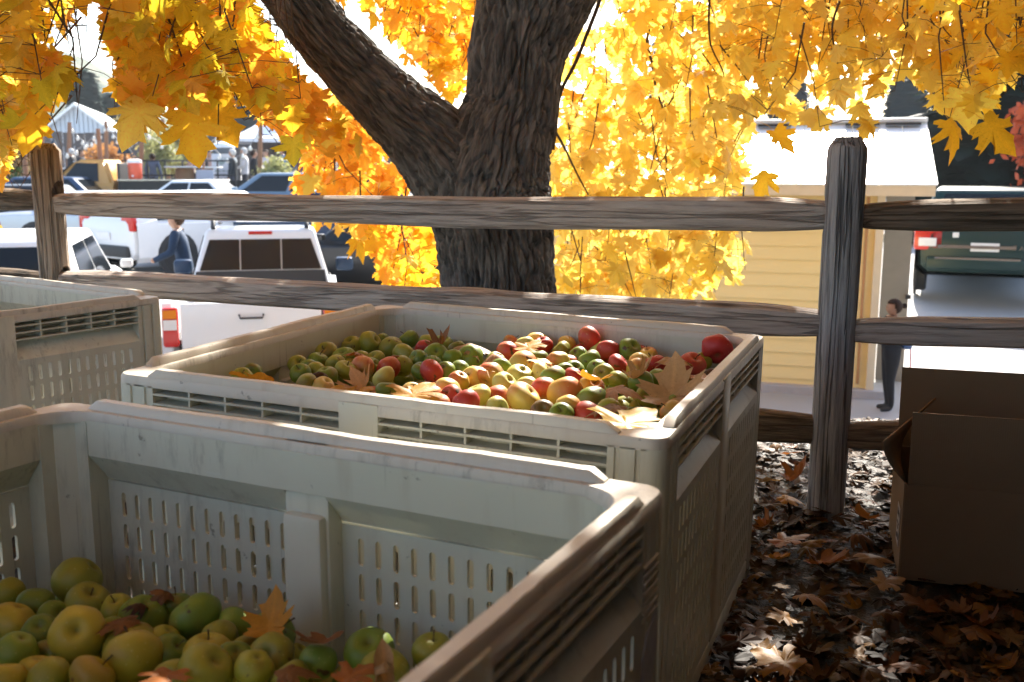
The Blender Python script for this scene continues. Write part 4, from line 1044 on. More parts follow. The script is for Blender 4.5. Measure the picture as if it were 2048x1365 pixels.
# ------------------------------------------------------------------ cardboard box
t = NT('cardboard')
v = t.coord('Object', (1, 1, 1)); n1 = t.noise(v, 5, 4); fl = t.noise(t.coord('Object', (1, 1, 1)), 40, 2)
w_ = t.n('TexWave', bands_direction='X'); w_.inputs['Scale'].default_value = 55; t.l(v, w_.inputs['Vector'])
c = t.mix(n1, (.165, .108, .058), (.22, .145, .08))
M_card = t.done(t.pbr(c, .85, t.bump(t.math('ADD', w_.outputs['Fac'], t.math('MULTIPLY', fl, .5)), .12, .002), 0, .2))
q0 = atZ(1797, 1166, 0.0)
box = empty('cardboard_box', (q0.x, q0.y, 0.012), R(-17), 'open brown cardboard box with flaps up, on the leaf litter right of the post', 'box')
bw, bd, bh, th_ = .62, .40, .275, .005
def panel(name, c_, d_, **k): return MB().box(c_, d_).build(name, M_card, box, **k)
panel('front_panel', (bw / 2, 0, bh / 2), (bw, th_, bh)); panel('back_panel', (bw / 2, bd, bh / 2), (bw, th_, bh))
sp_ = panel('side_panel', (0, bd / 2, bh / 2), (th_, bd - th_, bh)); panel('side_panel', (bw, bd / 2, bh / 2), (th_, bd - th_, bh)); panel('bottom_panel', (bw / 2, bd / 2, .004), (bw - .012, bd - .012, th_))
def flap(A, B, along, out, ln, w0=0.006):
    A, B = Vector(A), Vector(B); d_ = (B - A).normalized(); o_ = Vector(out).normalized(); nrm = d_.cross(o_).normalized() * th_ / 2
    n = 6; vs = []
    for i in range(n + 1):
        f = i / n
        for e in (0, 1):
            base_ = (A + d_ * w0) if e == 0 else (B - d_ * w0)
            p = base_ + o_ * ln * f + nrm * math.sin(f * 2.2) * 2.2 * along
            vs += [p - nrm, p + nrm]
    fs = []
    for i in range(n):
        k = i * 4; fs += [(k, k + 2, k + 6, k + 4), (k + 1, k + 5, k + 7, k + 3), (k, k + 4, k + 5, k + 1), (k + 2, k + 3, k + 7, k + 6)]
    fs += [(0, 1, 3, 2), (n * 4, n * 4 + 2, n * 4 + 3, n * 4 + 1)]
    mb = MB(); mb.add(vs, fs); return mb.build('flap', M_card, box)
flap((0, 0, bh + .002), (bw, 0, bh + .002), 1, (0, .04, 1), .20)
flap((0, bd, bh + .002), (bw, bd, bh + .002), -1, (0, .05, 1), .245)
bpy.context.view_layer.update(); BI = box.matrix_world.inverted()
n_ = 6; vs = []; A_, B_, A2, B2_ = Vector((0, .012, bh + .002)), Vector((0, bd - .012, bh + .002)), BI @ atY(1765, 885, 2.62), BI @ atY(1872, 797, 2.93)
for i in range(n_ + 1):
    for j in range(n_ + 1):
        f, g_ = i / n_, j / n_; q_ = (A_ * (1 - g_) + B_ * g_) * (1 - f) + (A2 * (1 - g_) + B2_ * g_) * f; vs.append(q_ + Vector((-.012 * math.sin(f * 3.1), 0, 0)))
fs = [(i * (n_ + 1) + j, i * (n_ + 1) + j + 1, (i + 1) * (n_ + 1) + j + 1, (i + 1) * (n_ + 1) + j) for i in range(n_) for j in range(n_)]
fo = mesh_obj('flap', vs, fs, M_card, box, 60); md = fo.modifiers.new('thick', 'SOLIDIFY'); md.thickness = .005; md.offset = 0
flap((bw, .012, bh + .002), (bw, bd - .012, bh + .002), 1, (.6, 0, .5), .20)
lb = MB().box((-.0045, .085, .13), (.0012, .075, .11)).build('shipping_label', simple('label_white', (.34, .32, .30), .7), sp_)
mk = MB()
for y_, z_, a_, b__ in ((.07, .165, .03, .014), (.10, .165, .012, .02), (.085, .135, .045, .006), (.085, .122, .03, .005), (.07, .10, .028, .016), (.10, .095, .014, .012)): mk.box((-.0056, y_, z_), (.0008, a_, b__))
mk.build('printed_marks', simple('label_ink', (.04, .035, .03), .8), sp_)
# ------------------------------------------------------------------ background materials
M_glass = simple('dark_car_glass', (.008, .011, .014), .08, var=.05, spec=.3)
M_tyre = simple('tyre_rubber', (.018, .018, .018), .8)
M_rim_ = simple('alloy_rim', (.55, .56, .58), .3, .9)
M_chrome = simple('chrome', (.7, .7, .72), .12, 1.0)
M_blk = simple('black_plastic', (.02, .02, .022), .55)
M_red = simple('red_lens', (.50, .02, .015), .15)
M_amb = simple('amber_lens', (.70, .22, .02), .15)
M_clr = simple('clear_lens', (.72, .72, .72), .12)
def paint(name, c, metal=0.0): return simple(name, c, .32, metal, .25 if max(c) > .2 else .05, .03, spec=.5 if max(c) > .2 else .25)
P_white, P_silver, P_navy, P_black, P_green, P_yel, P_blue = paint('white_paint', (.74, .75, .76)), paint('silver_paint', (.50, .52, .55), .4), paint('navy_paint', (.03, .06, .12)), paint('black_paint', (.015, .016, .018)), paint('dark_green_paint', (.008, .03, .03)), paint('yellow_paint', (.62, .30, .06)), paint('blue_paint', (.16, .23, .30), .2)

def wheel(parent, x, y, r, wd, side):
    w = empty('wheel', (x, y, r), parent=parent)
    MB().lathe([(r * .62, -wd / 2), (r * .9, -wd / 2), (r, -wd / 2 + .03), (r, wd / 2 - .03), (r * .9, wd / 2), (r * .62, wd / 2)], 20, axis='y').build('tyre', M_tyre, w, 40)
    rm = MB().lathe([(r * .12, wd / 2 * side * .75), (r * .66, wd / 2 * side * .6), (r * .66, wd / 2 * side * .95), (r * .60, wd / 2 * side * .95), (r * .58, wd / 2 * side * .4)], 20, axis='y')
    for k in range(7):
        a = 2 * math.pi * k / 7; rm.box((0, 0, 0), (.035, .02, r * .56), M=Matrix.Translation((math.sin(a) * r * .33, wd / 2 * side * .85, math.cos(a) * r * .33)) @ Matrix.Rotation(a, 4, 'Y'))
    rm.build('rim', M_rim_, w, 40)
def loft(rows, close=True):
    n = len(rows[0]); vs = [p for r in rows for p in r]
    fs = [(i * n + k, i * n + (k + 1) % n, (i + 1) * n + (k + 1) % n, (i + 1) * n + k) for i in range(len(rows) - 1) for k in range(n)]
    fs += [tuple(range(n))[::-1], tuple(range((len(rows) - 1) * n, len(rows) * n))]
    return vs, fs
def car(name, label, cat, loc, yaw, P, L=4.6, W=1.82, H=1.48, belt=.92, hood=.86, deck=.95, wr=.33, cab=(-1.75, -1.15, .55, 1.25), group='parked cars', base=.22, tail=(.13, .26), extra=None, roofw=.70):
    """x is forward. cab: rear glass base, roof rear, roof front, windscreen base"""
    c = empty(name, loc, yaw, label, cat, group)
    hw = W / 2
    st = [(-L / 2, .80, base + .20, deck - .10), (-L / 2 + .06, .92, base + .06, deck - .02), (-L / 2 + .5, .99, base, deck), (cab[0], 1, base, belt + .02), (0, 1, base, belt), (cab[3], 1, base, belt - .02), (L / 2 - .9, .98, base, hood + .02), (L / 2 - .3, .93, base, hood - .05), (L / 2 - .05, .84, base + .05, hood - .16), (L / 2, .72, base + .14, hood - .30)]
    rows = []
    for x, f, zb, zt in st:
        h = hw * f; zm = zb + (zt - zb) * .55
        rows.append([(x, -h * .86, zb), (x, -h * .98, zb + .10), (x, -h, zm), (x, -h * .97, zt - .06), (x, -h * .88, zt), (x, 0, zt + .03), (x, h * .88, zt), (x, h * .97, zt - .06), (x, h, zm), (x, h * .98, zb + .10), (x, h * .86, zb)])
    mb = MB(); mb.add(*loft(rows)); mb.build('body', P, c, 40)
    # cabin
    bw_, rw = hw * .90, hw * roofw
    zb = belt - .03
    def ring(x0, x1, w, z): return [(x0, -w, z), (x1, -w, z), (x1, w, z), (x0, w, z)]
    bm = bmesh.new()
    lo = [bm.verts.new(p) for p in ring(cab[0], cab[3], bw_, zb)]; hi = [bm.verts.new(p) for p in ring(cab[1], cab[2], rw, H)]
    for k in range(4): bm.faces.new((lo[k], lo[(k + 1) % 4], hi[(k + 1) % 4], hi[k]))
    bm.faces.new(hi); 
    bmesh.ops.bevel(bm, geom=[e for e in bm.edges if all(v_ in hi for v_ in e.verts) or (any(v_ in hi for v_ in e.verts))], offset=.10, segments=3, affect='EDGES', profile=.6)
    bmesh.ops.recalc_face_normals(bm, faces=bm.faces[:])
    me = bpy.data.meshes.new('cabin'); bm.to_mesh(me); bm.free(); link('cabin', me, P, c, 50)
    # glass
    def lerp(a, b, f): return Vector(a) * (1 - f) + Vector(b) * f
    def glass(nm, q, inset=(.07, .07, .08, .12), out=(0, 0, 0)):
        a, b, d, e = [Vector(p) for p in q]        # a,b low; e,d high  (a-b-d-e)
        l0, l1, f0, f1 = inset
        def at(s, f): return lerp(lerp(a, b, s), lerp(e, d, s), f)
        n_ = (b - a).cross(e - a).normalized()
        if n_.dot(Vector(out)) < 0: n_ = -n_
        ps = [at(l0, f0), at(1 - l1, f0), at(1 - l1 * 1.25, 1 - f1), at(l0 * 1.25, 1 - f1)]
        m_ = MB(); m_.add([p + n_ * .008 for p in ps] + [p - n_ * .01 for p in ps], [(0, 1, 2, 3), (7, 6, 5, 4), (0, 4, 5, 1), (1, 5, 6, 2), (2, 6, 7, 3), (3, 7, 4, 0)])
        return m_.build(nm, M_glass, c)
    glass('windscreen', [(cab[3], -bw_, zb), (cab[3], bw_, zb), (cab[2], rw, H), (cab[2], -rw, H)], (.08, .08, .06, .10), (1, 0, .3))
    glass('rear_window', [(cab[0], -bw_, zb), (cab[0], bw_, zb), (cab[1], rw, H), (cab[1], -rw, H)], (.09, .09, .10, .14), (-1, 0, .3))
    xm0, xm1 = (cab[0] + cab[3]) / 2, (cab[1] + cab[2]) / 2
    for s in (-1, 1):
        glass('side_window', [(cab[0], s * bw_, zb), (xm0, s * bw_, zb), (xm1, s * rw, H), (cab[1], s * rw, H)], (.14, .03, .10, .14), (0, s, .3))
        glass('side_window', [(xm0, s * bw_, zb), (cab[3], s * bw_, zb), (cab[2], s * rw, H), (xm1, s * rw, H)], (.03, .16, .10, .14), (0, s, .3))
        MB().box((0, 0, 0), (.14, .16, .11), ch=.03).build('mirror', P, c, 40, loc=(cab[3] - .22, s * (hw + .08), belt + .10))
        for x in (-L / 2 + .86, L / 2 - .90):
            MB().lathe([(wr + .07, -.02), (wr + .07, .02)], 20, axis='y').build('wheel_arch', M_blk, c, loc=(x, s * (hw - .016), wr))
            wheel(c, x, s * (hw - .085), wr, .2, s)
        MB().box((0, 0, 0), (.10, .34, tail[0]), ch=.02).build('tail_light', M_red, c, 40, loc=(-L / 2 + .07, s * (hw - .22), deck - tail[1]))
        MB().box((0, 0, 0), (.16, .34, .13), ch=.03).build('headlight', M_clr, c, 40, loc=(L / 2 - .14, s * (hw - .30), hood - .20))
        MB().box((0, 0, 0), (.16, .02, .025)).build('door_handle', P, c, loc=(-.45, s * (hw + .005), belt - .12))
    MB().box((0, 0, 0), (.10, W * .82, .20), ch=.03).build('bumper', M_blk if extra == 'black' else P, c, 40, loc=(-L / 2 + .0, 0, base + .20))
    MB().box((0, 0, 0), (.02, .40, .13)).build('licence_plate', M_clr, c, loc=(-L / 2 - .012, 0, deck - .34))
    return c
def CG(u, Y, dz=0): p = atY(u, 500, Y); return Vector((p.x, Y, gz(Y) + dz))

# ---- white pickup seen from behind
def pickup():
    Y0 = 10.8; c0 = CG(497, Y0); yaw = R(101)
    c = empty('pickup_truck', c0 + Vector((math.cos(yaw) * 2.6, math.sin(yaw) * 2.6, 0)), yaw, 'white pickup truck seen from behind with dark three-pane rear window and roof rack', 'pickup truck', 'parked cars')
    L, W, hw = 5.2, 1.92, .96
    rows = []
    for x, f, zb, zt in [(-2.15, 1, .36, 1.06), (-1.0, 1, .32, 1.07), (0, 1, .30, 1.08), (1.0, 1, .30, 1.06), (1.9, .97, .32, 1.02), (2.4, .92, .36, .94), (2.6, .78, .45, .74)]:
        h = hw * f
        if x <= -.3: continue
        rows.append([(x, -h * .9, zb), (x, -h, zb + .15), (x, -h, zt - .15), (x, -h * .92, zt), (x, h * .92, zt), (x, h, zt - .15), (x, h, zb + .15), (x, h * .9, zb)])
    rows.insert(0, [(-.35, y, z) for x, y, z in rows[0]])
    mb = MB(); mb.add(*loft(rows)); mb.build('body', P_white, c, 40)
    # bed: two sides, floor, tailgate
    for s in (-1, 1):
        MB().prism([(-2.5, .50), (-.36, .50), (-.36, 1.14), (-.8, 1.13), (-1.4, 1.12), (-2.45, 1.09), (-2.55, .9)], s * hw - .055 * s - .05, s * hw - .055 * s + .05, 'y').build('bed_side', P_white, c)
        tl = MB().box((0, 0, 0), (.08, .17, .44), ch=.03).build('tail_light', M_red, c, 40, loc=(-2.555, s * (hw - .10), .84))
        MB().box((0, 0, 0), (.02, .14, .09)).build('turn_lens', M_amb, tl, loc=(-.045, 0, .145)); MB().box((0, 0, 0), (.02, .14, .11)).build('reverse_lens', M_clr, tl, loc=(-.045, 0, .03))
        for x in (-1.6, 1.72):
            MB().lathe([(.45, -.02), (.45, .02)], 20, axis='y').build('wheel_arch', M_blk, c, loc=(x, s * (hw - .012), .38)); wheel(c, x, s * (hw - .10), .38, .24, s)
        MB().box((0, 0, 0), (.15, .24, .19), ch=.04).build('mirror', P_navy, c, 40, loc=(.62, s * (hw + .14), 1.20))
    MB().box((0, 0, 0), (2.1, W - .2, .04)).build('bed_floor', M_blk, c, loc=(-1.4, 0, .66))
    tg = MB().box((0, 0, 0), (.07, W - .42, .60), ch=.02).build('tailgate', P_white, c, 40, loc=(-2.56, 0, .80))
    MB().tube([(-.06, -.13, .17), (-.075, -.12, .13), (-.075, .12, .13), (-.06, .13, .17)], .012, 6).build('handle', M_blk, tg, 60)
    mk = MB()
    for k in range(6): mk.box((-.039, .62 - k * .04, -.23), (.004, .026, .035))
    mk.build('badge', M_chrome, tg)
    MB().box((0, 0, 0), (.18, W - .06, .20), ch=.04).build('bumper', M_chrome, c, 40, loc=(-2.58, 0, .40)); MB().box((0, 0, 0), (.05, W - .3, .12)).build('bumper_step', M_blk, c, loc=(-2.60, 0, .53))
    # cab
    bm = bmesh.new()
    lo = [bm.verts.new(p) for p in ((-.40, -.90, 1.02), (1.35, -.88, 1.02), (1.35, .88, 1.02), (-.40, .90, 1.02))]; hi = [bm.verts.new(p) for p in ((-.16, -.70, 1.76), (.55, -.68, 1.76), (.55, .68, 1.76), (-.16, .70, 1.76))]
    for k in range(4): bm.faces.new((lo[k], lo[(k + 1) % 4], hi[(k + 1) % 4], hi[k]))
    bm.faces.new(hi)
    bmesh.ops.bevel(bm, geom=[e for e in bm.edges if any(v_ in hi for v_ in e.verts)], offset=.08, segments=3, affect='EDGES', profile=.6); bmesh.ops.recalc_face_normals(bm, faces=bm.faces[:])
    me = bpy.data.meshes.new('cab'); bm.to_mesh(me); bm.free(); link('cab', me, P_white, c, 50)
    back = MB(); back.add([(-.413, -.84, .98), (-.413, .84, .98), (-.395, .82, 1.22), (-.395, -.82, 1.22), (-.39, -.84, .98), (-.39, .84, .98), (-.37, .82, 1.22), (-.37, -.82, 1.22)], [(0, 1, 2, 3), (4, 7, 6, 5), (0, 4, 5, 1), (1, 5, 6, 2), (2, 6, 7, 3), (3, 7, 4, 0)]); back.build('cab_back_shade', M_blk, c)  # black sheet stands in for shade on the cab's rear wall
    def X(z): return -.40 + (z - 1.02) / .74 * .24 - .012
    rwn = empty('rear_window', (0, 0, 0), parent=c)
    for y0, y1 in ((-.78, -.27), (-.255, .255), (.27, .78)):
        f = .86 if abs(y0) > .5 or abs(y1) > .5 else 1
        def yy(y, z): return y * (1 - .17 * (z - 1.22) / .4) if abs(y) > .5 else y
        p = [(X(1.23), yy(y0, 1.23), 1.23), (X(1.23), yy(y1, 1.23), 1.23), (X(1.62), yy(y1, 1.62), 1.62), (X(1.62), yy(y0, 1.62), 1.62)]
        m_ = MB(); m_.add(p + [(a_ + .02, b_, c_) for a_, b_, c_ in p], [(0, 1, 2, 3), (7, 6, 5, 4), (0, 4, 5, 1), (1, 5, 6, 2), (2, 6, 7, 3), (3, 7, 4, 0)]); m_.build('pane', M_glass, rwn)
    for s in (-1, 1):
        p = [(-.30, s * .885, 1.08), (1.15, s * .87, 1.08), (.52, s * .705, 1.67), (-.12, s * .72, 1.67)]
        m_ = MB(); m_.add([(a_, b_ + s * .012, c_) for a_, b_, c_ in p] + [(a_, b_ - s * .01, c_) for a_, b_, c_ in p], [(0, 1, 2, 3), (7, 6, 5, 4), (0, 4, 5, 1), (1, 5, 6, 2), (2, 6, 7, 3), (3, 7, 4, 0)]); m_.build('side_window', M_glass, c)
    MB().box((0, 0, 0), (.05, .30, .04)).build('brake_light', M_red, c, loc=(-.17, 0, 1.70))
    rk = empty('roof_rack', (0, 0, 1.76), parent=c)
    for s in (-1, 1): MB().tube([(-.15, s * .60, .0), (-.10, s * .60, .09), (.75, s * .60, .11), (.85, s * .60, .02)], .03, 8).build('rack_rail', M_blk, rk, 60)
    for x in (.05, .6): MB().tube([(x, -.66, .10), (x, .66, .10)], .026, 8).build('crossbar', M_chrome, rk, 60)
    MB().tube([(.05, -.2, .13), (.2, .1, .15), (.6, .3, .13)], .014, 6).build('strap', M_blk, rk, 60); MB().box((0, 0, 0), (.5, .22, .06), ch=.02).build('carrier', M_blk, rk, 40, loc=(.3, .35, .15))
    return c
pickup()

# ---- silver crew cab seen from behind at the left edge
car('parked_suv', 'white utility vehicle seen from behind the brown fence post, dark rear window facing us', 'car', CG(60, 12.6), R(106), P_white, L=4.7, W=1.95, H=1.68, belt=1.05, hood=1.05, deck=1.10, wr=.37, cab=(-2.15, -1.75, .35, 1.1))
car('silver_sedan', 'silver sedan in side view between the rails, its tail behind the brown post', 'car', CG(262, 20.8), R(0), P_silver, L=4.75, W=1.8, H=1.30, belt=.88, hood=.84, deck=.90)
car('white_hatchback', 'white hatchback with red tail light parked beyond the man in navy', 'car', CG(415, 19.2), R(52), P_white, L=4.2, H=1.42, cab=(-2.0, -1.55, .5, 1.15), deck=1.02, extra='black', tail=(.26, .12))
car('black_suv', 'black vehicle at the left edge with a silver spoked wheel, between the rails', 'car', CG(-35, 21.5), R(178), P_black, L=4.8, W=1.9, H=1.42, belt=1.0, hood=.98, deck=1.02, wr=.38, cab=(-2.1, -1.7, .4, 1.1))
car('dark_crossover', 'dark grey car half hidden by orange leaves behind the pickup truck', 'car', CG(655, 19.6), R(184), P_navy, L=4.6, H=1.38, belt=.95, hood=.98, cab=(-2.0, -1.55, .5, 1.15), deck=1.02, wr=.36)
car('navy_sedan', 'navy blue car roof showing above the top rail either side of the brown post', 'car', CG(95, 29.6), R(180), P_navy, L=4.7, H=1.5, belt=1.0, hood=1.0)
car('white_sedan', 'white sedan whose curved roof shows above the rail below the flatbed', 'car', CG(392, 28.6), R(176), P_white, L=4.6, H=1.42, cab=(-1.35, -.75, .35, 1.1))
car('blue_suv', 'blue-grey vehicle with dark side windows above the rail, below the white tent', 'car', CG(560, 29.0), R(178), P_blue, L=4.7, W=1.88, H=1.62, belt=1.08, hood=1.02, deck=1.1, wr=.37, cab=(-2.1, -1.75, .35, 1.15))
car('white_suv', 'white vehicle behind the orange leaf spray left of the trunk, above the rail', 'car', CG(740, 29.0), R(179), P_white, L=4.8, W=1.9, H=1.66, belt=1.05, hood=1.02, deck=1.08, cab=(-2.1, -1.7, .35, 1.2), wr=.37)
car('dark_sedan', 'dark car glimpsed through the orange leaves below the top rail beside the trunk', 'car', CG(800, 16.5), R(172), P_black, L=4.6, H=1.45)

# ---- dark green vehicle at the right
def green_suv():
    Y0 = 15.3
    c = car('green_suv', 'dark green vehicle at the right seen from behind with red and white tail light', 'car', CG(1962, Y0 + 2.2), R(66), P_green, L=4.8, W=2.0, H=1.68, belt=1.12, hood=1.06, deck=1.14, wr=.38, cab=(-2.3, -1.95, .3, 1.1), base=.34, tail=(.36, .22), roofw=.78)
    MB().box((0, 0, 0), (.03, 1.1, .05)).build('chrome_strip', M_chrome, c, loc=(-2.42, .12, .80)); MB().box((0, 0, 0), (.03, 1.2, .03)).build('chrome_strip', M_chrome, c, loc=(-2.44, .10, .62))
    MB().box((0, 0, 0), (.02, .09, .08), ch=.006).build('badge', M_clr, c, loc=(-2.42, .42, .98))
    for s in (-1, 1):
        tl = MB().box((0, 0, 0), (.12, .44, .34), ch=.04).build('tail_light', M_red, c, 40, loc=(-2.34, s * .80, .90)); MB().box((0, 0, 0), (.03, .26, .13), ch=.01).build('reverse_lens', M_clr, tl, loc=(-.06, s * .02, -.04))
    cu = bpy.data.curves.new('lettering', 'FONT'); cu.body = 'T A'; cu.size = .10; cu.extrude = .004
    ob = bpy.data.objects.new('lettering', cu); COL.objects.link(ob); bpy.context.view_layer.update()
    me = bpy.data.meshes.new_from_object(ob.evaluated_get(bpy.context.evaluated_depsgraph_get())); bpy.data.objects.remove(ob)
    o = link('lettering', me, M_chrome, c); o.matrix_local = Matrix.Translation((-2.46, -.38, .77)) @ Matrix.Rotation(R(-90), 4, 'Z') @ Matrix.Rotation(R(90), 4, 'X')
green_suv()

# ---- yellow flatbed truck
def flatbed():
    p = CG(250, 31.0)
    c = empty('flatbed_truck', p, R(180), 'yellow flatbed truck with black bed parked behind the sedans', 'truck')
    hw = 1.0
    rows = []
    for x, zb, zt, f in [(-.15, .55, 1.32, 1), (.5, .55, 1.32, 1), (1.4, .55, 1.30, 1), (1.6, .5, 1.22, .98), (2.5, .5, 1.15, .95), (2.75, .55, 1.0, .9)]:
        h = hw * f; rows.append([(x, -h * .95, zb), (x, -h, zb + .2), (x, -h * .97, zt - .1), (x, -h * .9, zt), (x, h * .9, zt), (x, h * .97, zt - .1), (x, h, zb + .2), (x, h * .95, zb)])
    mb = MB(); mb.add(*loft(rows)); mb.build('body', P_yel, c, 40)
    bm = bmesh.new()
    lo = [bm.verts.new(q) for q in ((-.15, -.92, 1.28), (1.75, -.92, 1.28), (1.75, .92, 1.28), (-.15, .92, 1.28))]; hi = [bm.verts.new(q) for q in ((.12, -.74, 2.0), (1.0, -.74, 2.0), (1.0, .74, 2.0), (.12, .74, 2.0))]
    for k in range(4): bm.faces.new((lo[k], lo[(k + 1) % 4], hi[(k + 1) % 4], hi[k]))
    bm.faces.new(hi); bmesh.ops.bevel(bm, geom=[e for e in bm.edges if any(v_ in hi for v_ in e.verts)], offset=.10, segments=3, affect='EDGES'); bmesh.ops.recalc_face_normals(bm, faces=bm.faces[:])
    me = bpy.data.meshes.new('cab'); bm.to_mesh(me); bm.free(); link('cab', me, P_yel, c, 50)
    for s in (-1, 1):
        q = [(.30, s * .915, 1.36), (1.42, s * .915, 1.36), (.98, s * .775, 1.90), (.34, s * .775, 1.90)]
        m_ = MB(); m_.add([(a_, b_ + s * .015, z_) for a_, b_, z_ in q] + [(a_, b_ - s * .02, z_) for a_, b_, z_ in q], [(0, 1, 2, 3), (7, 6, 5, 4), (0, 4, 5, 1), (1, 5, 6, 2), (2, 6, 7, 3), (3, 7, 4, 0)]); m_.build('side_window', M_glass, c)
        MB().box((0, 0, 0), (.12, .18, .24), ch=.03).build('mirror', M_blk, c, 40, loc=(1.3, s * 1.12, 1.46))
        for x in (2.0, -2.3): wheel(c, x, s * .86, .40, .26, s)
    q = [(1.72, -.84, 1.36), (1.72, .84, 1.36), (1.10, .70, 1.93), (1.10, -.70, 1.93)]
    m_ = MB(); m_.add([(a_ + .02, b_, z_ + .015) for a_, b_, z_ in q] + [(a_ - .02, b_, z_ - .01) for a_, b_, z_ in q], [(0, 1, 2, 3), (7, 6, 5, 4), (0, 4, 5, 1), (1, 5, 6, 2), (2, 6, 7, 3), (3, 7, 4, 0)]); m_.build('windscreen', M_glass, c)
    MB().box((0, 0, 0), (3.4, 2.1, .14), ch=.01).build('flatbed', M_blk, c, loc=(-2.0, 0, 1.02)); MB().box((0, 0, 0), (3.3, .06, .30), ch=.01).build('side_board', P_black, c, loc=(-2.0, 1.03, 1.22)); MB().box((0, 0, 0), (3.3, .06, .30), ch=.01).build('side_board', P_black, c, loc=(-2.0, -1.03, 1.22)); MB().box((0, 0, 0), (3.36, .10, .04)).build('bed_edge', M_chrome, c, loc=(-2.0, 1.05, 1.40))
    MB().box((0, 0, 0), (.08, 2.0, .9), ch=.02).build('headboard', M_blk, c, loc=(-.34, 0, 1.45))
    # drinks cooler standing on the bed edge
    k = empty('water_cooler', p + Vector((.75, -.75, 1.42)), 0, 'red-orange water cooler with white lid on the flatbed', 'cooler')
    MB().lathe([(.17, 0), (.19, .03), (.20, .46), (.19, .48)], 18).build('body', simple('cooler_red', (.72, .10, .04), .4), k, 50); MB().lathe([(.205, .48), (.21, .50), (.20, .57), (.12, .59)], 18).build('lid', simple('cooler_white', (.78, .78, .78), .4), k, 50)
    MB().box((0, -.20, .10), (.05, .06, .05)).build('spigot', M_clr, k)
flatbed()

# ------------------------------------------------------------------ yellow shed
t = NT('yellow_siding'); v = t.coord('Object', (1, 1, 1)); n1 = t.noise(v, 3, 4); n2 = t.noise(t.coord('Object', (2, 40, 40)), 1, 3)
M_siding = t.done(t.pbr(t.mix(n1, (.86, .66, .29), (.90, .71, .34)), .6, t.bump(n2, .1, .003)))
M_trim = simple('cream_trim', (.72, .60, .42), .55)
M_roof = simple('white_metal_roof', (.80, .80, .78), .35, 0, 0, .05)
M_greydoor = simple('grey_door', (.23, .205, .18), .6)
SY = 10.95
def shed():
    pr_ = atY(1757, 600, SY); xr = pr_.x; gzs = gz(SY); xl = xr - 3.9; zt = atY(1757, 385, SY).z
    c = empty('yellow_shed', (xr, SY, gzs), R(-18), 'pale yellow clapboard shed with white metal roof right of the tree', 'shed')
    H = zt - gzs
    MB().box((-1.95, 1.3, H / 2), (3.9 - .02, 2.5, H)).build('wall', M_siding, c)
    n = 15; bh_ = H / n
    cb = MB(); cb.add([(-3.86, 0, 0), (-.07, 0, 0), (-.07, .022, bh_), (-3.86, .022, bh_), (-3.86, .03, 0), (-.07, .03, 0), (-.07, .03, bh_), (-3.86, .03, bh_)], [(0, 1, 2, 3), (4, 7, 6, 5), (0, 4, 5, 1), (1, 5, 6, 2), (2, 6, 7, 3), (3, 7, 4, 0)]); cme = cb.mesh('clapboard')
    for k in range(n): o = link('clapboard', cme, M_siding, c); o.location = (0, .012, k * bh_)
    MB().box((-.035, .0, H / 2), (.085, .09, H), ch=.006).build('corner_trim', M_trim, c); MB().box((-3.86, .0, H / 2), (.085, .09, H), ch=.006).build('corner_trim', M_trim, c)
    MB().tube([(-.17, -.04, .15), (-.17, -.04, H - .05)], .018, 8).build('conduit', simple('copper_pipe', (.45, .22, .08), .5), c, 60)
    # roof slope facing us, reaching over the recessed grey bay on the right
    xe = .50; yr = 1.75
    RS = Matrix.Rotation(R(-18), 3, 'Z'); ze = atY(1800, 368, SY - .3).z - gzs; zr = atY(1830, 246, SY + (RS @ Vector((xe, yr, 0))).y).z - gzs
    nrib = 16; wst = (xe + 4.1) / nrib
    for k in range(nrib):
        x0 = -4.1 + k * wst
        mb = MB(); a, b = Vector((0, -.30, ze)), Vector((0, yr, zr))
        mb.add([(x0 + .004, a.y, a.z), (x0 + wst - .004, a.y, a.z), (x0 + wst - .004, b.y, b.z), (x0 + .004, b.y, b.z), (x0 + .004, a.y, a.z - .02), (x0 + wst - .004, a.y, a.z - .02), (x0 + wst - .004, b.y, b.z - .02), (x0 + .004, b.y, b.z - .02)], [(0, 1, 2, 3), (4, 7, 6, 5), (0, 4, 5, 1), (1, 5, 6, 2), (2, 6, 7, 3), (3, 7, 4, 0)]); mb.build('roof_panel', M_roof, c)
    mb = MB(); mb.add([(-4.1, yr, zr + .01), (xe, yr, zr + .01), (xe, yr + 1.9, ze), (-4.1, yr + 1.9, ze), (-4.1, yr, zr - .03), (xe, yr, zr - .03), (xe, yr + 1.9, ze - .04), (-4.1, yr + 1.9, ze - .04)], [(0, 1, 2, 3), (4, 7, 6, 5), (0, 4, 5, 1), (1, 5, 6, 2), (2, 6, 7, 3), (3, 7, 4, 0)]); mb.build('rear_roof', M_roof, c)
    MB().box(((xe - 4.1) / 2, yr, zr + .035), (xe + 4.1, .16, .05), ch=.01).build('ridge_cap', M_roof, c)
    for x in (xe - .75, xe - .28, -1.9, -1.3, -2.5): MB().box((x, yr - .16, zr - .035 + .02), (.40, .10, .03)).build('ridge_vent', M_blk, c)
    MB().box(((xe - 4.1) / 2, -.27, ze - .075), (xe + 4.06, .03, .11)).build('fascia', M_trim, c)
    MB().box(((xe - 4.1) / 2, .4, ze - .03), (xe + 4.0, 1.2, .02)).build('soffit', M_trim, c)
    # grey recessed bay
    xg = .36
    MB().box((xg / 2 + .03, .92, H / 2), (xg - .05, .06, H)).build('grey_door', M_greydoor, c); MB().box((xg, .84, 1.05), (.06, .05, .05)).build('door_knob', M_blk, c)
    MB().box((-1.9, .15, .04), (4.2, .5, .10), ch=.01).build('footing', simple('concrete', (.42, .40, .40), .85), c)
shed()

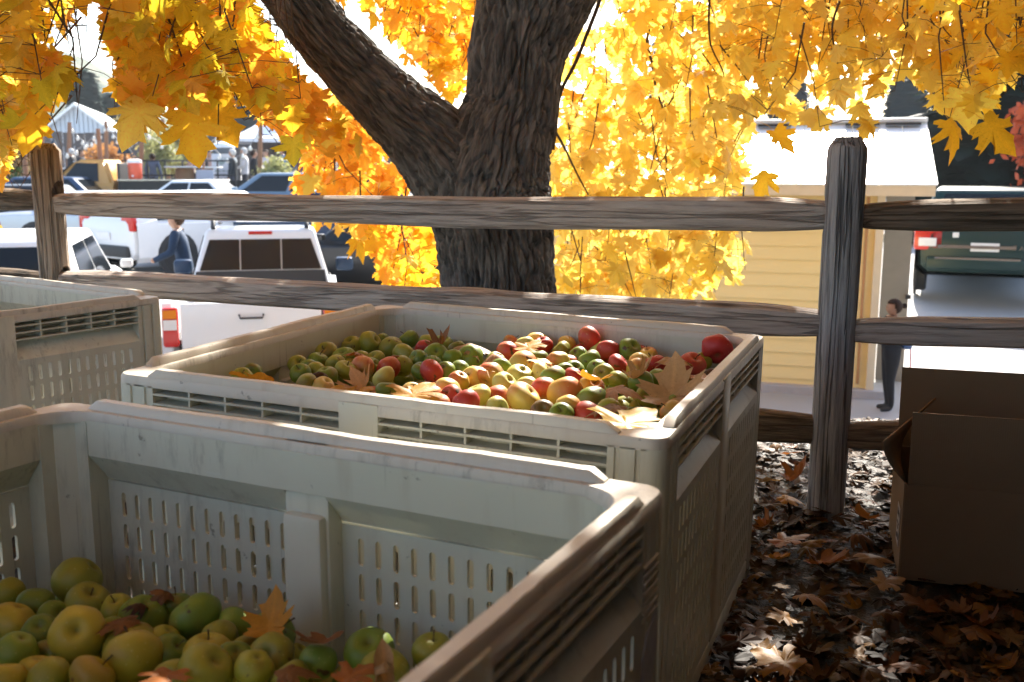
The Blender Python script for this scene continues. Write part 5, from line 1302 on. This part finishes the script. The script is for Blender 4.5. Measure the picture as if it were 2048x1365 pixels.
# ------------------------------------------------------------------ people
SKIN = simple('skin', (.42, .24, .16), .5, var=.08)
SKIN2 = simple('tan_skin', (.30, .16, .10), .5, var=.08)
HAIR = simple('dark_brown_hair', (.03, .017, .012), .75, var=.4, scale=60, spec=.15)
HAIR2 = simple('brown_hair', (.05, .028, .016), .75, var=.4, scale=60, spec=.15)
def cloth(name, c): return simple(name, c, .85, var=.25, scale=20)
def skin_body(name, joints, edges, parent):
    me = bpy.data.meshes.new(name); me.from_pydata([j[0] for j in joints], edges, []); me.update()
    ob = bpy.data.objects.new(name, me); COL.objects.link(ob)
    ob.modifiers.new('s', 'SKIN')
    if not me.skin_vertices: me.attributes  # layer comes with the modifier
    sv = me.skin_vertices[0].data if len(me.skin_vertices) else me.skin_vertices.new().data
    for i, j in enumerate(joints): sv[i].radius = (j[1], j[2] if len(j) > 2 else j[1])
    sv[0].use_root = True
    sb = ob.modifiers.new('u', 'SUBSURF'); sb.levels = 2; sb.render_levels = 2
    bpy.context.view_layer.update()
    res = bpy.data.meshes.new_from_object(ob.evaluated_get(bpy.context.evaluated_depsgraph_get()))
    bpy.data.objects.remove(ob); return res
def person(label, loc, yaw, h, top, legs, hair, skin=SKIN, group=None, pose='stand', bun=False, cap=None, shoes=None, coat=0.50, slim=1.0):
    """faces local +x"""
    p = empty('person', loc, yaw, label, 'person', group)
    s = slim
    arm = {'stand': [(.0, .15, .64), (.035, .155, .49), (.05, .15, .44)], 'reach': [(.03, .15, .66), (.16, .13, .60), (.20, .12, .585)], 'fold': [(.01, .155, .65), (.10, .08, .62), (.12, .02, .62)]}[pose]
    lean = .06 if pose == 'reach' else 0
    J = [((0, 0, .53), .085 * s, .075 * s), ((lean * .3, 0, .62), .078 * s, .068), ((lean * .6, 0, .72), .092 * s, .072), ((lean, 0, .80), .085 * s, .06), ((lean + .005, 0, .845), .032, .032), ((lean + .012, 0, .885), .045, .050), ((lean + .012, 0, .935), .056, .062), ((lean + .005, 0, .975), .035, .04), ((lean + .062, 0, .905), .011, .011)]
    E = [(0, 1), (1, 2), (2, 3), (3, 4), (4, 5), (5, 6), (6, 7), (5, 8)]
    for sd in (-1, 1):
        k = len(J)
        J += [((lean, sd * .105 * s, .808), .042, .042)] + [((a_ + lean, sd * b_ * s, c_), r_, r_) for (a_, b_, c_), r_ in zip(arm, (.033, .024, .022))]
        E += [(3, k), (k, k + 1), (k + 1, k + 2), (k + 2, k + 3)]
        k = len(J)
        J += [((0, sd * .048, .48), .062 * s, .062), ((.012, sd * .052, .28), .042, .042), ((-.012, sd * .052, .06), .026, .028), ((.0, sd * .054, .022), .028, .022), ((.085, sd * .062, .016), .022, .016)]
        E += [(0, k), (k, k + 1), (k + 1, k + 2), (k + 2, k + 3), (k + 3, k + 4)]
    me = skin_body('body', [(Vector(j[0]) * h, j[1] * h, j[2] * h) for j in J], E, p)
    mats = [skin, top, legs, shoes or M_blk]
    for m_ in mats: me.materials.append(m_)
    for f in me.polygons:
        z = f.center.z / h; y_ = abs(f.center.y) / h; f.use_smooth = True
        wr_ = Vector((arm[1][0] + lean, arm[1][1] * s, arm[1][2])); cc = Vector((f.center.x / h, y_, z))
        hand = (cc - Vector((arm[2][0] + lean, arm[2][1] * s, arm[2][2]))).length < .04
        f.material_index = 0 if (z > .835 or hand) else (3 if z < .045 else (2 if (z < coat and y_ < .125) else 1))
    link('body', me, None, p)
    # hair shell
    cx = lean + .004; mb = MB(); nu, nv = 18, 14; V_, F_ = [], []
    for i in range(nv + 1):
        a = math.pi * i / nv
        for k in range(nu):
            th = 2 * math.pi * k / nu; V_.append(((cx - .004 + math.sin(a) * .070 * math.cos(th)) * h, math.sin(a) * .0655 * math.sin(th) * h, (.930 + math.cos(a) * .070) * h))
    for i in range(nv):
        for k in range(nu):
            q = [i * nu + k, (i + 1) * nu + k, (i + 1) * nu + (k + 1) % nu, i * nu + (k + 1) % nu]
            fx = sum(V_[w][0] for w in q) / 4 / h - cx; fz = sum(V_[w][2] for w in q) / 4 / h
            if fz > .958 or (fx < .012 and fz > .90) or (fx < -.02 and fz > .868): F_.append(tuple(q))
    mb.add(V_, F_); hr = mb.build('hair', cap or hair, p, 180); md = hr.modifiers.new('thick', 'SOLIDIFY'); md.thickness = .006 * h; md.offset = -1
    if bun: MB().lathe([(.004, -.030), (.022, -.022), (.030, 0), (.022, .022), (.004, .030)], 10, axis='x').build('bun', hair, p, 180, loc=((cx - .090) * h, 0, .935 * h))
    for sd in (-1, 1):
        MB().lathe([(.002, -.004), (.006, 0), (.002, .004)], 8, axis='x').build('eye', M_blk, p, 180, loc=((lean + .062) * h, sd * .022 * h, .925 * h)); MB().lathe([(.003, -.005), (.012, 0), (.003, .005)], 8, axis='y').build('ear', skin, p, 180, loc=(cx * h + .006 * h, sd * .062 * h, .912 * h))
    return p
g = atY(1775, 805, 10.4); girl_p = Vector((atY(1783, 700, 10.35).x, 10.35, gz(10.35)))
girl = person('child in dark navy coat with brown hair in a bun beside the yellow shed', girl_p, R(176), 1.20, cloth('navy_coat', (.006, .007, .011)), cloth('navy_trousers', (.006, .007, .011)), HAIR, SKIN2, bun=True, pose='fold', coat=.40, slim=1.2)
MB().box((0, 0, 0), (.10, .20, .30), ch=.03).build('backpack', simple('blue_pack', (.05, .10, .22), .7), girl, 40, loc=(-.14, 0, .82))
MB().tube([(-.19, .02, .70), (-.20, .02, .45), (-.19, .02, .30)], .008, 6).build('pink_strap', simple('pink_cord', (.45, .05, .12), .7), girl)
mp_ = CG(371, 14.2)
person('man in a navy jacket standing beside the white pickup truck', mp_, R(190), 1.72, cloth('navy_jacket', (.012, .035, .08)), cloth('dark_jeans', (.02, .025, .04)), HAIR2, pose='reach')
ppl = [(157, 36, 1.72, (.02, .02, .025), 'person in a black top seen over the right shoulder of the brown post', 'stand'), (176, 37, 1.65, (.03, .03, .035), 'dark-clothed person beside the small orange tree', 'stand'), (392, 36.5, 1.7, (.45, .30, .26), 'person in pink-beige behind the leaning pole', 'fold'), (412, 35.5, 1.74, (.02, .02, .03), 'person in black vest left of the white banner', 'fold'), (428, 36.0, 1.66, (.50, .34, .30), 'person in pale pink next to the white banner', 'stand'),
       (474, 33.2, 1.75, (.012, .02, .03), 'person in black and white wearing a cap, right of the white banner', 'stand'), (497, 34.2, 1.78, (.62, .61, .62), 'person in a white shirt and cap under the tent edge', 'fold'), (516, 33.6, 1.72, (.012, .014, .02), 'person in a black shirt beside the one in white', 'stand'), (540, 35.5, 1.68, (.55, .52, .55), 'person in pale grey behind the pale shrub', 'stand'), (572, 37, 1.75, (.05, .12, .25), 'person in a blue top in the dark under the tent', 'stand'), (592, 37.5, 1.72, (.05, .06, .09), 'person in dark plaid in the shade of the tent', 'fold'), (612, 38.2, 1.72, (.20, .06, .07), 'person in dark red at the back of the tent shade', 'stand'),
       (316, 33.5, 1.6, (.07, .10, .16), 'person in blue denim behind the flatbed', 'stand'), (238, 39, 1.65, (.40, .14, .14), 'person in coral between the orange tree and the furled umbrella', 'stand')]
for i, (u, Y, h, cc, lab, ps) in enumerate(ppl):
    person(lab, CG(u, Y), R((180, 0, 200, 150, 270, 175, 185, 20, 250, 200, 160, 270, 90, 210)[i]), h, cloth('shirt_%d' % i, cc), cloth('trousers_%d' % (i % 3), ((.03, .03, .04), (.45, .40, .36), (.04, .05, .08))[i % 3]), HAIR, group='people at the far tables', pose=ps, cap=cloth('cap_pale', (.55, .54, .52)) if i in (5, 6, 0) else None)
for i, (u, Y, cc, lab) in enumerate([(1868, 30, (.03, .03, .035), 'person in black at the far tables beside the shed roof end'), (1892, 30.5, (.03, .05, .12), 'person in navy at the far tables below the dark conifer'), (1960, 31, (.12, .10, .09), 'lone person in brown before the beige building')]):
    person(lab, CG(u, Y, -.35), R(180), 1.65, cloth('far_top_%d' % i, cc), cloth('trousers_0', (.03, .03, .04)), HAIR, SKIN2, 'people at the far tables', 'fold')

# ------------------------------------------------------------------ far market: barn, tent, fence, poles, trees, hill
def gable_barn():
    Y = 58; a = atY(155, 208, Y); rr_ = atY(262, 284, Y); lft = atY(40, 292, Y); base = gz(Y) - 1
    c = empty('white_barn', (a.x, Y, base), 0, 'white gabled barn with pale metal roof below the hill', 'barn')
    za, ze = a.z - base, rr_.z - base; hw = rr_.x - a.x
    M_bw = simple('white_barn_board', (.55, .60, .66), .6, var=.06)
    n = 22
    for k in range(n):
        x0, x1 = -hw + 2 * hw * k / n + .02, -hw + 2 * hw * (k + 1) / n - .02
        def zt(x): return ze + (za - ze) * (1 - abs(x) / hw)
        mb = MB(); mb.prism([(x0, 0), (x1, 0), (x1, zt(x1)), (x0, zt(x0))] if not (x0 < 0 < x1) else [(x0, 0), (x1, 0), (x1, zt(x1)), (0, za), (x0, zt(x0))], 0, .12, 'y'); mb.build('wall_board', M_bw, c)
    MB().box((0, 7, ze / 2 - .1), (2 * hw - .1, 13.6, ze - .1)).build('wall', M_bw, c)
    for s in (-1, 1):
        mb = MB(); e0 = Vector((s * (hw + .5), 0, ze - (za - ze) / hw * .5)); r0 = Vector((0, 0, za + .05))
        q = [e0 + Vector((0, -.5, 0)), r0 + Vector((0, -.5, 0)), r0 + Vector((-4.0, 14, 0)), e0 + Vector((-4.0, 14, 0))]
        mb.add(q + [p - Vector((0, 0, .18)) for p in q], [(0, 1, 2, 3), (4, 7, 6, 5), (0, 4, 5, 1), (1, 5, 6, 2), (2, 6, 7, 3), (3, 7, 4, 0)]); mb.build('roof', M_roof, c)
gable_barn()
def tent():
    Y = 42; pk = atY(585, 175, Y + 2); lf = atY(452, 278, Y); zl = lf.z; wdt = 2 * (pk.x - lf.x)
    base = gz(Y); c = empty('white_tent', (pk.x, Y + 2, base), 0, 'white peaked event tent left of the trunk', 'tent')
    M_tent = simple('tent_fabric', (.78, .79, .82), .6, var=.04)
    hw, hd = wdt / 2, 3.4; za, ze = pk.z - base, zl - base; n = 14; rows = []
    for i in range(10):
        f = i / 9; w = hw * (1 - f); d = hd * (1 - f); z = ze + (za - ze) * (f ** 1.9); rows.append([(-w, -d, z), (0, -d * 1.0, z - .10 * (1 - f)), (w, -d, z), (w, 0, z), (w, d, z), (0, d, z), (-w, d, z), (-w, 0, z)])
    vs, fs = loft(rows); mb = MB(); mb.add(vs, fs[:-2]); mb.build('canopy', M_tent, c, 60)
    for a, b in (((-hw, -hd), (hw, -hd)), ((-hw, -hd), (-hw, hd)), ((hw, -hd), (hw, hd))):
        mb = MB(); pts = []
        for k in range(9):
            f = k / 8; x, y = a[0] + (b[0] - a[0]) * f, a[1] + (b[1] - a[1]) * f; sag = .18 * math.sin(math.pi * f) - .25
            pts.append(((x, y, ze - .0), (x, y, ze - .22 + sag * -.6)))
        vs = [p for q in pts for p in q]; mb.add(vs, [(2 * k, 2 * k + 2, 2 * k + 3, 2 * k + 1) for k in range(8)]); mb.build('valance', M_tent, c)
    for sx in (-1, 1):
        for sy in (-1, 1): MB().tube([(sx * hw * .99, sy * hd * .99, 0), (sx * hw * .99, sy * hd * .99, ze)], .05, 8).build('pole', M_chrome, c, 60)
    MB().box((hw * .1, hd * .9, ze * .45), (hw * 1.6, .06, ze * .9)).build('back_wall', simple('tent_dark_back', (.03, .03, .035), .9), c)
tent()
def board_fence():
    Y = 46; c = empty('board_fence', (0, Y, gz(Y)), 0, 'tall dark grey board fence behind the market crowd', 'fence')
    m_ = simple('dark_fence_board', (.10, .085, .08), .85, var=.3)
    bme = MB().box((0, 0, 0), (.46, .05, 2.4)).mesh('board')
    x = atY(-60, 300, Y).x
    while x < atY(900, 300, Y).x:
        o = link('board', bme, m_, c); o.location = (x, random.uniform(-.02, .02), 1.05 + random.uniform(-.04, .04)); x += .5
    for z in (.4, 1.7): MB().box((atY(420, 300, Y).x, .06, z), (atY(900, 300, Y).x - atY(-60, 300, Y).x, .05, .12)).build('fence_rail', m_, c)
board_fence()
def string_lights():
    M_pole = simple('pole_wood', (.26, .13, .07), .8)
    poles = [(43, 258, 31, -6), (85, 256, 33, 0), (139, 245, 36, -1), (196, 258, 32, -5), (212, 242, 37, -3), (284, 255, 33, 0), (325, 238, 36, -8), (395, 248, 31.5, -7), (460, 240, 38, -4), (521, 250, 33, 0)]
    tops = []
    for i, (u, v_, Y, ln) in enumerate(poles):
        tp = atY(u, v_, Y); b = CG(u, Y); b.x -= math.tan(R(ln)) * (tp.z - b.z)
        w = ['behind the left edge leaves', 'just above the brown post', 'in front of the white barn', 'by the orange tree', 'at the right of the barn gable', 'beside the furled umbrella', 'leaning above the flatbed', 'leaning over the round tables', 'rising behind the tent eave', 'right of the white banner'][i]
        MB().tube([b, (b + tp) / 2 + Vector((.02, 0, 0)), tp], [.085, .08, .07], 8).build('light_pole', M_pole, None, 60, label='brown wooden string-light pole ' + w, cat='pole', group='string light poles'); tops.append(tp)
    M_cord = simple('light_cord', (.30, .30, .30), .7)
    bulb = NT('lit_bulb'); M_bulb = bulb.done(bulb.pbr((.8, .78, .72), .2))
    pairs = [(2, 4, .7, 'between the poles before the barn'), (4, 5, .6, 'running to the furled umbrella pole'), (7, 9, 1.0, 'running to the tent edge'), (0, 3, .7, 'behind the brown post'), (5, 8, .9, 'above the pale yellow tree')]
    bm_ = MB().lathe([(.02, .07), (.035, .03), (.06, -.02), (.05, -.07), (.02, -.09)], 8).mesh('bulb')
    for a, b, sag, w in pairs:
        s = empty('string_lights', tops[a], 0, 'string of pale round bulbs ' + w, 'string lights', 'string lights'); pts = []
        for k in range(17):
            f = k / 16; pts.append((tops[b] - tops[a]) * f + Vector((0, 0, -.05 - sag * 4 * f * (1 - f))))
        MB().tube(pts, .012, 5).build('cord', M_cord, s)
        for k in range(1, 16, 2): o = link('bulb', bm_, M_bulb, s, 180); o.location = pts[k] - Vector((0, 0, .08))
string_lights()
def banner():
    Y = 33.6; c = CG(452, Y); k = empty('banner_stand', c, 0, 'white round-topped banner stand with a faint green tree emblem and lettering', 'banner')
    zt = atY(452, 308, Y).z - c.z; zb = atY(452, 357, Y).z - c.z; w = .66
    MB().box((0, 0, (zt + zb) / 2), (w, .03, zt - zb), ch=.005).build('panel', simple('banner_white', (.62, .66, .72), .5, var=.03), k)
    MB().lathe([(.34, zt), (.36, zt + .05), (.36, zt + .20)], 20, (0, .3, 0)).build('collar', simple('banner_grey', (.10, .13, .16), .6), k, 50)
    MB().lathe([(.38, zt + .2), (.36, zt + .28), (.25, zt + .36), (.08, zt + .40)], 20, (0, .3, 0)).build('dome', simple('dome_white', (.78, .78, .78), .5), k, 60)
    MB().lathe([(.30, 0), (.33, zt)], 20, (0, .34, 0)).build('barrel', simple('banner_grey', (.10, .13, .16), .6), k, 50)
    M_ink = simple('banner_ink', (.30, .38, .36), .7)
    em = MB(); n = 22
    for i in range(n):
        a0, a1 = math.pi * (.05 + .9 * i / n), math.pi * (.05 + .9 * (i + .75) / n)
        em.add([(math.cos(a) * r_, -.02, zt - .34 + math.sin(a) * r_ * .9) for a, r_ in ((a0, .25), (a1, .25), (a1, .22), (a0, .22))], [(0, 1, 2, 3)])
    for j in range(5): em.lathe([(.02, -.022), (.05, -.02), (.02, -.018)], 8, ((-.08, .0, .07, -.04, .04)[j], 0, zt - (.26, .22, .27, .31, .30)[j]), 'y')
    em.box((0, -.02, zt - .40), (.03, .004, .18)); em.build('emblem', M_ink, k)
    tx = MB()
    for r_, (z_, ws) in enumerate(((zb + .24, (.10, .06, .12, .08)), (zb + .12, (.13, .05, .10)))):
        x = -.24
        for w_ in ws: tx.box((x + w_ / 2, -.02, z_), (w_, .004, .045)); x += w_ + .04
    tx.build('lettering', M_ink, k)
banner()
def small_things():
    M_umb = simple('navy_umbrella', (.015, .04, .07), .8)
    p = CG(262, 34)
    k = empty('furled_umbrella', p, 0, 'furled dark navy patio umbrella left of the pale tree', 'umbrella')
    zt = atY(262, 283, 34).z - p.z; zb = atY(262, 308, 34).z - p.z
    MB().tube([(0, 0, 0), (0, 0, zt)], .03, 8).build('pole', M_blk, k); MB().lathe([(.22, zb), (.24, zb + .05), (.16, zt - .2), (.10, zt - .03), (.04, zt)], 12).build('canopy', M_umb, k, 60)
    MB().lathe([(.25, 0), (.25, .06), (.05, .10)], 14).build('base', M_blk, k)
    p = CG(124, 36); zt = atY(124, 278, 36).z - p.z
    k = empty('furled_umbrella', p, 0, 'furled dark umbrella tip showing just right of the brown post top', 'umbrella')
    MB().tube([(0, 0, 0), (0, 0, zt)], .03, 8).build('pole', M_blk, k); MB().lathe([(.2, zt - .9), (.12, zt - .25), (.03, zt)], 12).build('canopy', M_umb, k, 60)
    M_tab = simple('white_tabletop', (.75, .75, .73), .5)
    for u, v_, Y, w, lab in ((378, 333, 31.5, 1.2, 'round white-topped table on a wooden barrel, left of the leaning pole'), (418, 334, 32, 1.1, 'white-topped table with a pale cloth beside the white banner'), (146, 336, 32, 1.0, 'white-topped table right of the brown post')):
        p = CG(u, Y); z = atY(u, v_, Y).z - p.z; k = empty('cafe_table', p, 0, lab, 'table', 'round tables')
        MB().lathe([(w / 2, z - .04), (w / 2 + .01, z - .02), (w / 2, z)], 20).build('table_top', M_tab, k, 40); MB().lathe([(.26, 0), (.33, z * .5), (.27, z - .05)], 14).build('barrel', simple('barrel_wood', (.28, .16, .08), .7), k, 50)
    p = CG(418, 31.2); z = atY(418, 338, 31.2).z - p.z
    MB().box((p.x, 31.2, p.z + z / 2), (.55, .05, z * .96), ch=.01).build('sign_board', simple('pale_board', (.45, .47, .55), .6), None, label='pale sandwich board under the table beside the banner', cat='sign')
    # railing along the terrace
    k = empty('metal_railing', CG(300, 31.8), 0, 'thin black metal railing behind the flatbed', 'railing'); x0, x1 = atY(190, 330, 31.8).x - k.location.x, atY(470, 330, 31.8).x - k.location.x
    zr = atY(300, 322, 31.8).z - k.location.z
    for z in (zr, zr - .45): MB().tube([(x0, 0, z), (x1, 0, z)], .03, 6).build('rail', M_blk, k)
    n = 9
    for i in range(n): MB().tube([(x0 + (x1 - x0) * i / (n - 1), 0, 0), (x0 + (x1 - x0) * i / (n - 1), 0, zr)], .028, 6).build('post', M_blk, k)
small_things()

def leafy(name, label, base, h, w, colr, n, seed, conifer=False, cat='tree', group=None, leaf=.18, trunk=.12, bare=.18, spread=1.0):
    rn = random.Random(seed); c = empty(name, base, 0, label, cat, group)
    MB().tube([(0, 0, 0), (.02 * h, 0, h * .4), (0, 0, h * .85)], [trunk, trunk * .7, trunk * .2], 8).build('trunk', M_twig, c, 60)
    vs, fs = [], []
    cl = []
    if not conifer:
        for _ in range(max(6, int(n / 70))):
            d = Vector((rn.gauss(0, 1), rn.gauss(0, 1), rn.gauss(0, 1))).normalized() * rn.random() ** .4
            cl.append((Vector((d.x * w / 2 * .8, d.y * w / 2 * .8, h * (bare + (1 - bare) / 2) + d.z * h * (1 - bare) / 2 * .85)), w * rn.uniform(.10, .2)))
    for _ in range(n):
        if conifer:
            f = rn.random() ** .8; z = h * (.06 + .94 * (1 - f)); tier = (z / h * 13) % 1
            r = w / 2 * f * (.55 + .45 * (1 - tier)) * rn.uniform(.35, 1.0) ; th = rn.uniform(0, 6.28)
            p = Vector((r * math.cos(th), r * math.sin(th), z - r * .25)); dirn = Vector((math.cos(th), math.sin(th), -.5 + rn.gauss(0, .25))).normalized(); ln = leaf * rn.uniform(.7, 1.6)
            sd = dirn.cross(Vector((0, 0, 1))).normalized() * ln * .32
            k = len(vs); vs += [p - sd * .4, p + sd * .4, p + dirn * ln + sd, p + dirn * ln * 1.3, p + dirn * ln - sd]; fs.append((k, k + 1, k + 2, k + 3, k + 4))
        else:
            cc, cr = rn.choice(cl); p = cc + Vector((rn.gauss(0, cr), rn.gauss(0, cr), rn.gauss(0, cr * .8)))
            a = Vector((rn.gauss(0, 1), rn.gauss(0, 1), rn.gauss(0, 1))).normalized(); b = a.orthogonal().normalized(); s_ = leaf * rn.uniform(.6, 1.3)
            k = len(vs); vs += [p - b * s_ * .5, p + a.cross(b) * s_ * .32, p + b * s_ * .55, p - a.cross(b) * s_ * .32]; fs.append((k, k + 1, k + 2, k + 3))
    t_ = _simple.get('fol_' + name + str(seed)) or foliage_mat('fol_' + name + str(seed), colr)
    mesh_obj('crown', vs, fs, t_, c, kind='stuff'); return c
def foliage_mat(name, colr):
    t = NT(name); v = t.coord('Object', (1, 1, 1)); nz = t.noise(v, 1.6, 4); n2 = t.noise(v, 9, 2)
    c = t.mix(t.math('ADD', t.math('MULTIPLY', nz, .6), t.math('MULTIPLY', n2, .4)), tuple(x * .55 for x in colr), tuple(min(1, x * 1.4) for x in colr))
    b = t.pbr(c, .6, None, 0, .3); tr = t.n('BsdfTranslucent'); t.l(c, tr.inputs[0]); mx = t.n('MixShader'); mx.inputs[0].default_value = .3
    t.l(b.outputs[0], mx.inputs[1]); t.l(tr.outputs[0], mx.inputs[2]); m_ = t.done(mx); _simple[name] = m_; return m_
def tree_at(name, label, u, vt, Y, wpx, colr, n, seed, **k):
    b = CG(u, Y); h = atY(u, vt, Y).z - b.z; return leafy(name, label, b, h, wpx * Y / FPX, colr, n, seed, **k)
tree_at('conifer_tree', 'tall blue-green conifer behind the white barn', 190, 138, 78, 75, (.03, .065, .055), 5000, 1, conifer=True, leaf=.7, trunk=.3)
tree_at('conifer_tree', 'second blue-green conifer right of the barn roof', 238, 185, 82, 70, (.03, .06, .05), 4000, 2, conifer=True, leaf=.7, trunk=.3)
tree_at('conifer_tree', 'dark conifer left of the tent roof', 425, 165, 80, 120, (.025, .06, .055), 6000, 3, conifer=True, leaf=.8, trunk=.3)
tree_at('conifer_tree', 'conifer behind the tent peak', 505, 130, 84, 130, (.025, .055, .055), 6000, 4, conifer=True, leaf=.8, trunk=.3)
tree_at('pale_tree', 'pale yellow small tree right of the furled umbrella', 360, 240, 40, 95, (.42, .36, .14), 3200, 5, leaf=.20, trunk=.08)
tree_at('pale_tree', 'pale green-yellow sapling in front of the board fence', 330, 262, 34.5, 70, (.36, .36, .15), 1600, 6, leaf=.17, trunk=.05)
tree_at('orange_tree', 'small orange-leaved tree in front of the barn', 232, 285, 38, 90, (.52, .26, .08), 1800, 7, leaf=.18, trunk=.06)
tree_at('pale_shrub', 'pale green shrub in front of the tent', 555, 300, 32.6, 60, (.34, .34, .14), 1500, 8, leaf=.14, trunk=.04, bare=.05, cat='shrub')
tree_at('autumn_tree', 'tan autumn tree left of the barn', 60, 268, 40, 90, (.42, .27, .10), 1600, 9, leaf=.2, trunk=.07)
tree_at('autumn_tree', 'tan autumn tree between barn and pale tree', 285, 225, 55, 70, (.34, .28, .13), 1800, 10, leaf=.25, trunk=.1)
tree_at('autumn_tree', 'pinkish-brown tree behind the pale yellow tree', 400, 220, 60, 70, (.34, .24, .15), 1800, 11, leaf=.28, trunk=.1)
tree_at('green_shrub', 'green shrub just left of the brown post', 52, 326, 32, 45, (.06, .11, .03), 900, 12, leaf=.14, trunk=.03, bare=.05, cat='shrub'); tree_at('green_shrub', 'green shrub just right of the brown post', 168, 330, 32.5, 30, (.07, .13, .03), 700, 13, leaf=.12, trunk=.03, bare=.05, cat='shrub')
tree_at('conifer_tree', 'very dark spreading conifer at the right edge', 1985, -180, 24, 420, (.010, .022, .014), 15000, 14, conifer=True, leaf=.55, trunk=.3)
tree_at('conifer_tree', 'blue-grey conifer behind the shed roof', 1565, 150, 60, 130, (.05, .085, .10), 5000, 15, conifer=True, leaf=.6, trunk=.2)
tree_at('conifer_tree', 'slim blue conifer right of the trunk beyond the golden leaves', 1325, 70, 60, 90, (.06, .10, .11), 4000, 16, conifer=True, leaf=.6, trunk=.2)
tree_at('conifer_tree', 'blue-grey conifer peeping over the right end of the shed roof', 1795, 140, 52, 110, (.045, .075, .085), 5000, 18, conifer=True, leaf=.6, trunk=.2)
tree_at('red_tree', 'small red autumn tree at the right edge', 2075, 110, 20, 120, (.55, .10, .03), 1600, 17, leaf=.2, trunk=.1)
def beige_building():
    Y = 36; c0 = CG(1930, Y); c = empty('beige_building', c0, 0, 'low beige building with blue windows behind the dark conifer', 'building')
    z = atY(1930, 300, Y).z - c0.z; m_ = simple('beige_wall', (.40, .35, .29), .8)
    MB().box((.3, 2, z / 2), (6.5, 4, z)).build('wall', m_, c); MB().box((.3, 2, z + .1), (7, 4.6, .2), ch=.03).build('roof', simple('grey_roof', (.35, .37, .36), .6), c)
    for u, w in ((1880, .9), (2035, .8)):
        x = atY(u, 320, Y).x - c0.x; f = MB().box((x, -.02, z - .75), (w + .12, .05, 1.12)).build('window', M_trim, c); MB().box((x, -.05, z - .75), (w, .03, 1.0)).build('pane', simple('blue_pane', (.10, .16, .28), .1), f)
    x = atY(1903, 318, Y).x - c0.x; MB().box((x, -.03, z - .45), (.35, .03, .45)).build('notice', simple('notice_white', (.6, .6, .62), .6), c)
beige_building()
# hill
t = NT('scrub_hill'); v = t.coord('Object', (1, 1, 1), False); n1 = t.noise(v, .05, 6, .7); n2 = t.noise(v, .35, 3)
M_hill = t.done(t.pbr(t.mix(t.ramp(t.math('ADD', t.math('MULTIPLY', n1, .5), t.math('MULTIPLY', n2, .5)), [(.4, (0, 0, 0)), (.6, (1, 1, 1))]), (.05, .075, .055), (.17, .16, .11)), .95, None, 0, .1))
def hill_z(x, y):
    u = x / y * FPX + 1024
    ridge = -3 + 35 * math.exp(-((u - 60) / 300) ** 2) + 6 * noise.noise(Vector((x * .012, y * .012, 0))) + 2.2 * noise.noise(Vector((x * .06, y * .06, 5)))
    f = max(0, min(1, (y - 150) / 170)); return gz(y) - 1 + (ridge) * (f * f * (3 - 2 * f))
sheet('hill', list(np.arange(-420, 421, 12)), list(np.arange(150, 345, 8)), hill_z, M_hill)

# ------------------------------------------------------------------ unseen dark walls and roof, added to shade the right foreground
def add_shade_walls():
    c = empty('shade_walls', (0, 0, 0), 0, 'unseen dark board walls and roof, added right of and behind the viewpoint to block light', 'shed')
    m_ = simple('shade_wall_dark', (.035, .025, .018), .9, var=.4, spec=.2)
    bme = MB().box((0, 0, 1.2), (.235, .04, 2.4)).mesh('board')
    for k in range(14): o = link('board', bme, m_, c); o.location = (-.78 + k * .24, -1.1 + random.uniform(-.01, .01), 0)
    for k in range(22): o = link('board', bme, m_, c); o.location = (2.42 + random.uniform(-.01, .01), -.96 + k * .24, 0); o.rotation_euler = (0, 0, R(90))
    MB().box((1.62, .62, 2.45), (1.75, 3.6, .06)).build('roof', m_, c)
add_shade_walls()

# ------------------------------------------------------------------ thin haze over the valley
hz = MB().box((0, 160, 60), (1000, 390, 124)).build('haze', None, None, None, label='thin pale haze hanging over the valley', cat='haze', kind='stuff')
hm = bpy.data.materials.new('pale_haze'); hm.use_nodes = True; ht = hm.node_tree; ht.nodes.clear()
ho = ht.nodes.new('ShaderNodeOutputMaterial'); hv = ht.nodes.new('ShaderNodeVolumePrincipled')
hv.inputs['Color'].default_value = (.80, .87, .95, 1); hv.inputs['Density'].default_value = HAZE; hv.inputs['Anisotropy'].default_value = 0.3
ht.links.new(hv.outputs[0], ho.inputs['Volume']); hz.data.materials.append(hm)
